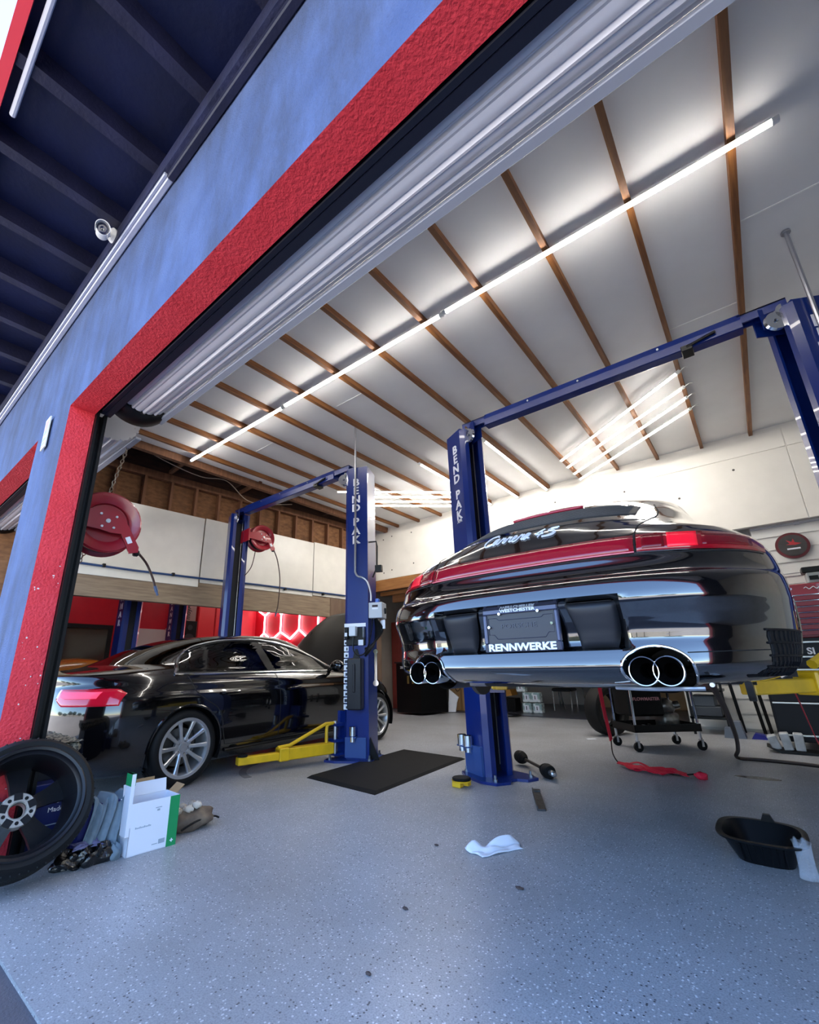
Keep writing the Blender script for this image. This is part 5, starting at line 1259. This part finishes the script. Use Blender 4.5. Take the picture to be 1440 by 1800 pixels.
# ---------------------------------------------------------------- right hand side by the siding
REDC = mat('tool_chest_red', '8e1228', .3, coat=.3)
DNAV = mat('tool_cabinet_navy', '0a0e18', .4, spec=.3)
t = thing('tool_cabinet', 'large dark navy tool cabinet with pale drawer strips', 'tool cabinet', (.55, 7.3, 0))
q = MB(); q.bx(-.06, 1.5, 7.15, 7.7, .08, 1.2, c=.01); q.build('body', DNAV, t)
for k, (z0, z1) in enumerate(((.1, .16), (.165, .50), (.505, .62), (.64, .86), (.88, 1.0), (1.02, 1.16))):
    q = MB(); q.bx(-.04, 1.48, 7.135, 7.15, z0, z1 - .02, c=.004); dr_ = q.build('drawer', DNAV, t)
    q = MB(); q.bx(-.04, 1.48, 7.12, 7.14, z1 - .018, z1, c=.004); q.build('handle_strip', mat('pale_handle_strip', 'd6e2e6', .25, .5), dr_)
text('SI', .1, frame((.42, 7.132, 1.05), (1, 0, 0), z=(0, -1, 0)), PRINTW, t, bold=.003)
t = thing('tool_chest', 'red tool chest with chrome strips on the navy cabinet', 'tool chest', (.9, 7.3, 1.2))
q = MB(); q.bx(.30, 1.5, 7.2, 7.68, 1.2, 1.82, c=.01); q.build('body', REDC, t)
for k in range(7):
    z0 = 1.23 + .067 * k; q = MB(); q.bx(.33, 1.47, 7.188, 7.2, z0, z0 + .05, c=.003); dr_ = q.build('drawer', REDC, t)
    q = MB(); q.bx(.33, 1.47, 7.175, 7.19, z0 + .05, z0 + .06, c=.002); q.build('handle_strip', CHROME, dr_)
q = MB(); q.tube(bez([(.52 + .022 * i, 7.196, 1.765 + .014 * math.sin(i * 2.1) * (1 if i % 3 else 1.5)) for i in range(14)], 4), .004, n=5); q.build('script_mark', PRINTW, t)
q = MB(); q.cyl((.4, 7.2, 1.77), (.4, 7.19, 1.77), .014, n=12); q.build('lock', CHROME, t, smooth=True)
t = thing('bench_machine', 'small grey and black machine sitting on the red tool chest', 'machine', (.7, 7.4, 1.83))
q = MB(); q.bx(.58, .86, 7.25, 7.5, 1.825, 1.95, c=.01); q.build('base', mat('machine_grey', '9da1a4', .4), t)
q = MB(); q.bx(.6, .68, 7.24, 7.25, 1.86, 1.91); q.build('display', BLACK, t)
q = MB(); q.bx(.55, .8, 7.25, 7.45, 1.95, 2.02, c=.01); q.build('lid', BLKM, t)
t = thing('wire_rack', 'thin wire rack with small items behind the sports car fender', 'rack', (.4, 7.5, 1.83))
for z in (1.86, 1.95, 1.99):
    q = MB(); q.tube([(.3, 7.5, z), (.57, 7.45, z)], .005, n=5); q.build('wire', STEEL, t)
q = MB(); q.tube([(.34, 7.5, 1.825), (.34, 7.5, 2.0)], .006, n=5); q.build('rack_post', STEEL, t)
# wall sign
t = thing('round_sign', 'round black and red sign on the white siding', 'sign', (.57, 7.74, 2.39))
M = frame((.575, 7.748, 2.385), (1, 0, 0), z=(0, -1, 0))
q = MB(); q.lathe([(0, .0), (.17, .0), (.17, .03), (.0, .03)], M, 40); q.build('rim', mat('dark_red_rim', '5c1a24', .4), t, smooth=True)
q = MB(); q.lathe([(0, .03), (.14, .03), (.14, .036), (0, .036)], M, 40); q.build('face', mat('dark_sign_face', '3c3b3c', .5, var=.2, vs_=9), t, smooth=True)
q = MB(); q.prism([(-.06, .0), (-.02, .01), (-.05, .06), (0, .03), (.02, .07), (.03, .02), (.09, .0), (.03, -.015), (0, -.01)], M @ Matrix.Translation((0, .015, .036)), .003); q.build('emblem', mat('sign_red', 'b03038', .5), t)
q = MB(M); q.bx(-.06, .07, -.055, -.035, .036, .039); q.build('lettering_bar', PRINTW, t)
q = MB(); q.tube([(.2, 7.74, 2.672), (3, 7.74, 2.672)], .012, n=8)
for x in (.65, 1.2): q.bx(x, x + .05, 7.72, 7.76, 2.655, 2.69)
tag(q.build('conduit', LGREY), 'pale conduit running along the top of the white siding', 'conduit')
# grey step stool, blue scoop, parts tray
t = thing('step_block', 'grey plastic step standing on the floor by the siding', 'step', (-.48, 7.9, 0))
q = MB(); q.prism([(-.12, 0), (.11, 0), (.08, .2), (-.02, .2), (-.02, .12), (-.1, .12)], frame((-.5, 7.98, 0), (1, 0, 0), (0, 0, 1)), .22); q.build('step', mat('grey_plastic', '6b7687', .5), t)
t = thing('scoop', 'small blue scoop on the floor right of the grey step', 'scoop', (-.25, 7.9, 0))
q = MB(); q.prism([(-.08, 0), (.1, 0), (.06, .05), (-.03, .07)], frame((-.26, 7.95, 0), (1, 0, 0), (0, 0, 1)), .14); q.build('scoop', mat('deep_blue_plastic', '1a1c8e', .4), t)
t = thing('parts_tray', 'black tray of white and grey parts beside the navy cabinet', 'tray', (-.05, 6.95, 0))
q = MB(); q.prism([(-.13, .06), (-.02, 0), (.3, 0), (.3, .02), (-.02, .03)], frame((-.05, 7.08, 0), (1, 0, 0), (0, 0, 1)), .3); q.build('tray', BLACK, t)
for i, x in enumerate((-.1, .0, .1)):
    q = MB(Matrix.Translation((x, 6.9, .06)) @ Matrix.Rotation(R(-14 + 8 * i), 4, 'Y')); q.bx(-.04, .04, -.08, .08, -.03, .14 - .03 * (i == 0), c=.008)
    tag(q.build('battery_pack', mat('white_grey_plastic', 'b7bcc0', .4, var=.2, vs_=14)), ('leftmost', 'middle', 'rightmost')[i] + ' white and grey part in the black tray', 'car part', 'parts in the tray')
# rack of dark bumpers and boxes under the car on the right
t = thing('storage_rack', 'dark low storage rack with car parts behind the tool cart', 'rack', (-.75, 8.2, 0))
for z in (.2, .55): q = MB(); q.bx(-.98, -.55, 7.95, 8.5, z, z + .03); q.build('shelf', BLKM, t)
for x in (-.97, -.57):
    q = MB(); q.bx(x, x + .03, 7.95, 7.98, 0, .9); q.build('upright', BLKM, t)
for i, (x0, x1, z0, z1, cc, lb) in enumerate(((-.95, -.6, .231, .36, '3f4650', 'dark slate box on the lower shelf of the storage rack'), (-.92, -.62, .581, .7, '351a1c', 'dark maroon box on the upper shelf of the storage rack'), (-.93, -.66, .36, .5, '4b5560', 'slate blue box stacked on the lower rack shelf'))):
    q = MB(); q.bx(x0, x1, 8.0, 8.4, z0, z1, c=.01); tag(q.build('storage_box', mat('box_%d' % i, cc, .5)), lb, 'box', 'boxes on the storage rack')
for i, (x, tilt) in enumerate(((-.42, 6), (-.2, 10), (-.13, 12))):
    q = MB(Matrix.Translation((x, 8.42, 0)) @ Matrix.Rotation(R(tilt), 4, 'X') @ Matrix.Rotation(R(-4), 4, 'Y')); q.bx(-.02, .02, -.015, .015, 0.005, .85)
    tag(q.build('trim_strip', BLACK), 'dark trim strip leaning on the siding, ' + ('left one next to the grey step', 'middle one', 'right one next to the navy cabinet')[i], 'trim strip', 'strips leaning on the siding')

# ---------------------------------------------------------------- back room left
CARD = mat('cardboard', 'a07f58', .75, var=.06, vs_=4)
t = thing('work_cabinet', 'black low cabinet by the far wall behind the sedan', 'cabinet', (-5.9, 8.4, 0))
q = MB(); q.prism([(-6.32, 8.1), (-5.62, 8.02), (-5.45, 8.75), (-6.2, 8.8)], Matrix.Translation((0, 0, .04)), 1.0); q.build('body', mat('cabinet_black', '050608', .5, spec=.2), t)
q = MB(); q.prism([(-6.34, 8.06), (-5.58, 7.98), (-5.42, 8.78), (-6.22, 8.84)], Matrix.Translation((0, 0, 1.04)), .03); q.build('top', mat('bench_top', '1a1a1d', .4), t)
for i in range(3):
    q = MB(); q.bx(-5.98 + .14 * i, -5.94 + .14 * i, 8.015 + .03 * (1 - i) * .5, 8.05, .62, .78); q.build('label_strip', mat('gold_label', '6e5a2e', .4), t)
text('2009', .07, frame((-6.12, 8.065, .95), (.99, -.11, 0), z=(-.11, -.99, 0)), PRINTW, t, bold=.002)
t = thing('cardboard_box', 'tall brown cardboard box left of the middle blue post', 'box', (-5.4, 9.5, 0))
q = MB(); q.bx(-5.72, -5.12, 9.3, 9.8, .014, .95, c=.006); q.build('box', CARD, t)
q = MB(); q.bx(-5.45, -5.40, 9.297, 9.3, .02, .95); q.build('tape', mat('brown_tape', '86663f', .4), t)
q = MB(); q.tube(bez([(-5.6, 9.28, .7), (-5.56, 9.28, .5), (-5.5, 9.28, .42), (-5.42, 9.28, .5), (-5.36, 9.28, .66), (-5.3, 9.28, .75)], 6), .007, n=5)
tag(q.build('cable', BLKM), 'black cable hanging in front of the cardboard box', 'cable')
t = thing('paper_sack', 'torn white paper sack leaning by the black cabinet', 'sack', (-5.42, 8.95, 0))
q = MB(); q.prism([(-.14, 0), (.02, .0), (.06, .2), (.1, .3), (-.1, .46)], frame((-5.42, 9.0, .014), (.95, .3, 0), (0, 0, 1)), .06); q.build('sack', PRINTW, t)
t = thing('locker', 'rust red metal cabinet against the far grey wall', 'cabinet', (-7.0, 9.2, .9))
q = MB(); q.bx(-7.15, -6.6, 9.0, 9.5, .014, 2.05, c=.006); q.build('body', mat('rust_red_metal', '8c3a33', .45, var=.1), t)
q = MB(); q.bx(-7.14, -6.9, 8.985, 9.0, .1, 2.03, c=.004); q.build('door', mat('rust_red_metal', '8c3a33', .45, var=.1), t)
q = MB(); q.bx(-6.88, -6.61, 8.985, 9.0, .1, 2.03, c=.004); q.build('door', mat('rust_red_metal', '8c3a33', .45, var=.1), t)
for i, (p, s_, cc, lb) in enumerate((((-6.2, 8.3, 1.07), (.26, .2, .2), '2f78c4', 'blue and white carton on the black cabinet'), ((-5.95, 8.35, 1.07), (.1, .12, .14), 'bfc4bd', 'small pale jar on the black cabinet'), ((-5.8, 8.4, 1.07), (.1, .1, .24), '7a1f24', 'dark red spray can on the black cabinet'))):
    q = MB(); x, y, z = p
    if i == 0: q.bx(x, x + s_[0], y, y + s_[1], z, z + s_[2], c=.005)
    else: q.lathe([(0, 0), (s_[0] / 2, 0), (s_[0] / 2, s_[2] * .8), (s_[0] / 3, s_[2] * .9), (s_[0] / 3, s_[2]), (0, s_[2])], Matrix.Translation((x + .05, y + .05, z)), 16)
    tag(q.build(('carton', 'jar', 'spray_can')[i], mat('backitem_%d' % i, cc, .4, col2='c8dbe8' if i == 0 else None, vs_=9), smooth=i > 0), lb, ('box', 'jar', 'can')[i])
t = thing('wall_lever', 'black lever hanging on the grey wall above the rust red cabinet', 'lever', (-6.75, 9.0, 2.1))
q = MB(); q.tube(arc((-6.75, 8.97, 2.25), .05, 0, 180, 8), .012, n=6); q.bx(-6.71, -6.69, 8.95, 8.98, 2.05, 2.25); q.build('hook', BLKM, t)
# stacked battery jugs and small furniture seen below the bumper
TEAL = mat('teal_white_print', '8fa9ad', .4, col2='dfe8ea', vs_=16, sharp=(.45, .55))
k = 0
for z, xs in ((.014, (-4.1, -3.88)), (.22, (-4.08, -3.9)), (.42, (-4.2,))):
    for x in xs:
        t = thing('oil_jug', ('lower left', 'lower right', 'upper left', 'upper right', 'topmost')[k] + ' teal and white jug in the stack right of the middle post', 'jug', (x, 9.55, z), group='stacked teal and white jugs'); k += 1
        q = MB(); q.bx(x, x + .19, 9.5, 9.66, z, z + .19, c=.012); q.build('bottle', TEAL, t)
        q = MB(); q.bx(x + .05, x + .14, 9.492, 9.5, z + .04, z + .15); q.build('label', PRINTW, t)
        q = MB(); q.bx(x + .085, x + .10, 9.488, 9.492, z + .06, z + .13); q.build('numeral', BLACK, t)
t = thing('orange_box', 'orange brown tilted box beside the middle blue post', 'box', (-4.6, 9.7, 0))
q = MB(); q.prism([(-.15, .28), (.2, .34), (.16, .46), (-.17, .44)], frame((-4.55, 9.9, .0), (1, 0, 0), (0, 0, 1)), .3); q.build('box', mat('orange_brown_board', 'a8762f', .6), t)
q = MB(); q.bx(-4.7, -4.3, 9.62, 9.9, .014, .28, c=.01); q.build('stand', BLACK, t)
t = thing('work_table', 'dark table with thin chrome legs in the back room', 'table', (-2.6, 11, 0))
for x, y in ((-3.6, 10.6), (-3.3, 11.2), (-2.0, 10.6), (-1.9, 11.2)):
    q = MB(); q.tube([(x, y, .014), (x - .12, y, .9)], .014, n=6); q.build('leg', CHROME, t)
q = MB(); q.bx(-3.9, -1.8, 10.4, 11.4, .9, .95); q.build('top', BLKM, t)
t = thing('cardboard_box', 'long low cardboard box by the far back wall', 'box', (-2.2, 11.7, 0))
q = MB(); q.bx(-3.2, -1.3, 11.5, 11.9, .014, .42, c=.005); q.build('box', CARD, t)
t = thing('office_chair', 'black chair with chrome frame in the back room', 'chair', (-3.3, 10.0, 0))
q = MB(); q.bx(-3.6, -3.2, 9.9, 10.3, .42, .48, c=.02); q.build('seat', BLACK, t)
q = MB(); q.bx(-3.6, -3.2, 10.28, 10.33, .55, .95, c=.02); q.build('backrest', BLACK, t)
for x in (-3.58, -3.22):
    for y in (9.92, 10.28):
        q = MB(); q.tube([(x, y, .02), (x, y, .43)], .012, n=6); q.build('leg', CHROME, t)
t = thing('cable_coil', 'black cable coil on the floor beside the middle post', 'cable', (-4.3, 9.0, 0))
q = MB()
for i in range(3): q.tube([(-4.3 + (.35 + .04 * i) * math.cos(a), 8.85 + (.16 + .03 * i) * math.sin(a), .008 + .006 * i) for a in [2 * math.pi * j / 28 for j in range(28)]], .008, n=5, closed=True)
q.build('coil', BLKM, t, kind='stuff')
# ---------------------------------------------------------------- corner by the jamb: loose wheel, boxes, rags
t = thing('loose_wheel', 'loose black alloy wheel leaning against the red jamb', 'wheel', (-2.95, .82, 0))
lean = R(24); nrm = Vector((math.cos(lean), -.05, math.sin(lean))).normalized()
WP = Vector((-2.865, .765, .372)); M = axis_frame(WP, nrm)
BRIM = mat('black_rim_barrel', '0c0d13', .4, .2)
q = MB(M); r, rr = .30, .236
prof = [(rr - .004, -.012), (rr + .012, .0), (r * .9, .004), (r * .965, -.018), (r, -.05)]
for k in range(4): z = -.075 - .04 * k; prof += [(r, z + .012), (r - .007, z + .01), (r - .007, z), (r, z - .002)]
prof += [(r, -.21), (r * .965, -.235), (r * .9, -.25), (rr + .012, -.248), (rr - .004, -.235)]
q.lathe(prof, Matrix.Identity(4), 72); q.build('tyre', TYRE, t, smooth=True, sharp=35)
q = MB()
for k in range(56):
    a = 2 * math.pi * k / 56; q.bx(r - .014, r - .004, -.0025, .0025, -.07, -.02, M @ Matrix.Rotation(a, 4, 'Z') @ Matrix.Translation((0, 0, 0)) @ Matrix.Rotation(R(12), 4, 'X'))
q.build('tread_blocks', TYRE, t, kind='stuff')
q = MB(M); q.lathe([(rr + .012, .002), (rr + .006, .006), (rr - .006, .002), (rr - .01, -.01), (rr - .022, -.02), (rr - .03, -.06), (rr - .04, -.16), (rr - .035, -.23), (rr + .005, -.24)], Matrix.Identity(4), 72); q.build('rim', BRIM, t, smooth=True)
for k in range(5):
    a = R(72 * k + 20)
    for da in (-.13, .13):
        q = MB(M @ Matrix.Rotation(a + da, 4, 'Z')); q.loft([[(rd, -wd, zz), (rd, wd, zz), (rd, wd, zz + .03), (rd, -wd, zz + .03)] for rd, wd, zz in ((.06, .022, -.20), (.14, .022, -.215), (rr - .03, .03, -.225))]); q.build('spoke', BRIM, t, smooth=True, sharp=30)
q = MB(M); q.lathe([(.035, -.17), (.04, -.165), (.075, -.165), (.08, -.172), (.08, -.22), (.034, -.22), (.034, -.175)], Matrix.Identity(4), 36); hb = q.build('hub_pad', mat('bare_hub_metal', 'c4c0b8', .35, .6, var=.3, vs_=25), t, smooth=True, sharp=40)
for k in range(5):
    a = R(72 * k + 56); q = MB(M); q.cyl((.058 * math.cos(a), .058 * math.sin(a), -.168), (.058 * math.cos(a), .058 * math.sin(a), -.1635), .0085, n=12); q.build('bolt_hole', BLACK, hb)
    a = R(72 * k + 20); q = MB(M); q.bx(.045, .078, -.018, .018, -.168, -.1632, Matrix.Rotation(a, 4, 'Z')); q.build('hub_pocket', BRIM, hb)
# blue oil cartons behind the wheel
BLUB = mat('deep_blue_carton', '12205e', .45, var=.1)
t = thing('oil_carton', 'deep blue motor oil carton behind the loose wheel', 'carton', (-3.3, 1.05, 0))
q = MB(); q.bx(-3.36, -3.24, .87, 1.17, 0, .36, c=.004); q.build('box', BLUB, t)
text('MOTOR OIL', .075, frame((-3.238, 1.02, .28), (0, 1, 0), z=(1, 0, 0)), PRINTW, t, bold=.002, sx=.85)
text('Made in USA', .034, frame((-3.238, 1.06, .225), (0, 1, 0), z=(1, 0, 0)), PRINTW, t)
q = MB(); q.bx(-3.239, -3.236, .88, 1.16, .15, .155); q.build('print_line', mat('grey_print', '9aa7b5', .6), t)
t = thing('blue_crate', 'navy plastic crate under the grey rag', 'crate', (-3.1, 1.2, 0))
q = MB(); q.prism([(-3.2, 1.1), (-3.03, 1.07), (-3.01, 1.29), (-3.19, 1.31)], Matrix.Translation((0, 0, .002)), .25); q.build('body', mat('navy_crate', '141c66', .45), t)
# grey rag draped over the crate
RAG = mat('grey_blue_rag', '6f808d', .95, var=.15, vs_=18)
def drape(p, u, v):
    # v runs from the top of the crate to the floor
    zz = .268 - max(0, v - .32) * .36; xx = -3.12 + min(v, .32) * .36 + max(0, v - .32) * .10
    w_ = .21 - .03 * math.sin(v * 3); yy = 1.185 + (u - .5) * w_ + .02 * math.sin(v * 5)
    return Vector((xx + .02 * math.sin(u * 21 + v * 5) * (v + .25) + .008 * math.sin(u * 47 + v * 9), yy, max(.006, zz + .016 * math.sin(u * 13 + 1) * (.5 + (v < .35)))))
q = MB(); q.grid(lambda u, v: drape(None, u, v), 36, 30); o = q.build('shop_rag', RAG, smooth=True, sharp=80, solid=.004)
tag(o, 'grey rag draped over the navy crate', 'rag')
q = MB(); q.blob((-2.90, 1.215, .03), (.04, .035, .045), n=18, k=12, rough=.25, seed=6); tag(q.build('shop_rag', RAG, smooth=True, sharp=80), 'small grey rag bunched at the white carton corner', 'rag')
# black plastic bag
q = MB(); q.blob((-2.93, 1.13, .03), (.06, .10, .045), n=30, k=18, rough=.35, seed=11); q.blob((-2.96, 1.02, .03), (.06, .07, .045), n=24, k=14, rough=.35, seed=12)
tag(q.build('plastic_bag', mat('black_bin_bag', '08090c', .25, coat=.5, bump=.8, bs=40), smooth=True, sharp=70), 'crumpled black plastic bag beside the loose wheel', 'plastic bag')
tag(cloth('patterned_pad', mat('violet_grey_pad', '6f719c', .6, col2='3f4268', vs_=40), frame((-2.95, 1.09, .085), (0, 1, 0), z=(.3, 0, 1)), .13, .07, .02, 8), 'violet grey pad lying on the black bag', 'pad')
# white carton with green band
t = thing('white_carton', 'open white carton with a green band and flaps up', 'carton', (-2.9, 1.39, 0))
BM = frame((-2.845, 1.255, 0), (.03, 1, 0), z=(0, 0, 1))       # x along the front face, -y towards the room
WC = mat('white_carton_board', 'dfe3ee', .5); GC = mat('green_print', '0f8a4f', .5)
W_, D_, H_ = .265, .17, .255
q = MB(BM)
q.bx(0, W_, 0, .004, 0, H_); q.bx(0, .004, 0, D_, 0, H_ * .55); q.bx(0, W_, D_ - .004, D_, 0, H_ * 1.0); q.bx(W_ - .004, W_, 0, D_, 0, H_); q.bx(0, W_, 0, D_, 0, .004); bx_ = q.build('box', WC, t)
q = MB(BM); q.bx(W_ - .055, W_ + .001, -.0015, .0, 0, H_); q.build('green_band', GC, bx_)
q = MB(BM); q.bx(W_ - .035, W_ - .017, -.003, -.0015, .026, .031); q.bx(W_ - .0285, W_ - .0235, -.003, -.0015, .02, .038); q.build('cross_mark', PRINTW, bx_)
q = MB(BM); q.bx(-.02, .0, .0, .075, .1, H_ + .15); q.build('flap', WC, t)
q = MB(BM); q.bx(-.022, .003, .002, .075, H_ + .09, H_ + .15); q.build('green_tab', GC, t)
q = MB(BM @ Matrix.Translation((0, D_, H_)) @ Matrix.Rotation(R(-12), 4, 'X')); q.bx(.01, W_ - .01, -.004, 0, 0, .07); q.build('flap', WC, t)
q = MB(BM @ Matrix.Translation((W_, D_ * .6, H_)) @ Matrix.Rotation(R(50), 4, 'Y')); q.bx(0, .004, -.05, .05, 0, .06); q.build('flap', CARD, t)
q = MB(BM @ Matrix.Translation((.06, D_ + .02, H_ * .9)) @ Matrix.Rotation(R(-5), 4, 'X')); q.bx(0, .13, 0, .004, 0, .11); q.build('inner_flap', CARD, t)
q = MB(BM)
for i in range(11): q.bx(.03 + .0078 * i, .0355 + .0078 * i, -.001, 0, .128, .134 + .003 * ((i * 5) % 3 == 0))
q.build('faint_print_row', mat('grey_print', '9aa7b5', .6), bx_, kind='stuff')
q = MB(BM); q.bx(.13, .165, -.001, .0, .21, .214); q.bx(.14, .155, -.001, 0, .195, .205); q.bx(.13, .16, -.001, 0, .03, .034); q.bx(.165, .2, -.001, 0, .028, .05); q.build('small_print', mat('grey_print', '9aa7b5', .6), bx_, kind='stuff')
# brown sack of rubble
t = thing('rubble_sack', 'open brown sack of pale rubble beside the white carton', 'sack', (-3.02, 1.7, 0))
q = MB(); q.blob((-3.03, 1.70, .055), (.10, .16, .065), n=28, k=14, rough=.16, seed=21, M=None); q.build('sack', mat('brown_sack', '7d6d5c', .7, col2='4d4037', vs_=12), t, smooth=True, sharp=60)
rnd = random.Random(4)
for k in range(12):
    q = MB(); q.blob((-3.04 + rnd.uniform(-.06, .06), 1.66 + rnd.uniform(-.09, .1), .12 + rnd.uniform(-.01, .02)), (.028, .026, .02), n=9, k=6, rough=.25, seed=k); q.build('rubble_piece', mat('pale_rubble_%d' % (k % 3), ('b9ad9c', '9c958b', 'cfc6b8')[k % 3], .8), t, smooth=True, sharp=60)
q = MB(); q.tube(bez([(-2.93, 1.6, .03), (-2.93, 1.7, .06), (-2.97, 1.83, .05), (-2.98, 1.88, .03)], 6), .006, n=5); q.build('tie_cord', BLACK, t)
# navy bin with a rough slab on it, behind the jamb
t = thing('navy_bin', 'navy bin standing behind the loose wheel and jamb', 'bin', (-3.75, 1.02, 0))
q = MB(); q.prism([(-4.05, .9), (-3.4, .86), (-3.38, 1.1), (-4.03, 1.16)], Matrix.Translation((0, 0, .0)), .49); q.build('body', mat('navy_bin_plastic', '10162f', .45), t)
q = MB(); q.bx(-3.52, -3.42, .855, .86, .38, .46); q.build('label', mat('label_blue', '4468a8', .5), t)
q = MB(); q.grid(lambda u, v: Vector((-4.1 + .78 * u, .85 + .3 * v - .03 * u, .555 + .008 * math.sin(31 * u) * math.sin(23 * v))), 24, 10)
q.bx(-4.09, -3.33, .84, 1.12, .49, .55, c=.02)
tag(q.build('rough_slab', mat('mossy_speckled_pad', '4a4438', .9, col2='a59a82', vs_=45, bump=1, bs=60, sharp=(.42, .58))), 'rough speckled slab lying on the navy bin', 'slab')
# bits of grit on the epoxy
for i, (x, y, s_) in enumerate(((-1.05, 2.2, .02), (-1.35, 1.75, .015), (-1.62, 2.4, .014), (-1.2, 1.35, .012), (-.9, 1.0, .012))):
    q = MB(); q.blob((x, y, .004), (s_, s_ * .6, .005), n=8, k=5, rough=.2, seed=i); tag(q.build('grit', mat('dark_grit', '4a3d3a', .8)), ('largest dark speck left of the white rag', 'dark speck midway between rag and camera', 'dark speck nearest the white rag', 'dark speck on the bare foreground floor', 'dark speck nearest the camera')[i], 'debris', 'specks of debris on the floor')
# swept tyre mark under the lift arm
c_ = Vector((-3.8, 3.35, .0015)); pts = [c_ + Vector((.62 * math.cos(R(a)), .62 * math.sin(R(a)), 0)) for a in range(196, 262, 4)]
q = MB(); q.ribbon(pts, .07, .002); tag(q.build('swing_mark', mat('dark_scuff', '6d6e72', .5)), 'dark curved scuff on the floor below the yellow lift arm', 'floor mark')
# oil stain
q = MB(); q.blob((-.25, 5.3, .0), (.16, .06, .003), n=24, k=6, rough=.2, seed=3); tag(q.build('oil_spot', mat('oil_stain', '1b1a19', .25)), 'dark oil spot on the floor behind the drain pan', 'oil spot')

# ---------------------------------------------------------------- yard outside, seen only in reflections
LEAF = mat('dark_leaves', '31452a', .8, col2='1d2c1b', vs_=4)
BARK = mat('bark', '4b3a2c', .9)
rnd = random.Random(2)
for i in range(9):
    x = -26 + 6.5 * i + rnd.uniform(-1.5, 1.5); y = -34 + rnd.uniform(-3, 3); h = rnd.uniform(3.2, 5.2)
    t = thing('tree', 'leafy tree across the yard outside, number %d from the left' % (i + 1), 'tree', (x, y, 0), group='trees across the yard')
    t['label'] = 'leafy tree across the yard, ' + ('first', 'second', 'third', 'fourth', 'fifth', 'sixth', 'seventh', 'eighth', 'ninth')[i] + ' from the left'
    q = MB(); q.cyl((x, y, 0), (x, y, h * .55), .18, .12, n=8); q.build('trunk', BARK, t)
    q = MB()
    for k in range(5): q.blob((x + rnd.uniform(-1.2, 1.2), y + rnd.uniform(-1, 1), h * .65 + rnd.uniform(-.4, .8)), (1.6, 1.5, 1.2), n=14, k=9, rough=.2, seed=i * 7 + k)
    q.build('crown', LEAF, t, smooth=True, kind='stuff')
t = thing('warehouse', 'low pale building across the yard outside', 'building', (10, -46, 0))
q = MB(); q.bx(-30, 36, -50, -44, -.01, 3.4); q.build('wall', mat('pale_stucco', 'c9bfae', .8), t)
q = MB(); q.bx(-30.3, 36.3, -50.3, -43.7, 3.4, 3.6); q.build('roof', mat('roof_grey', '77726c', .8), t)
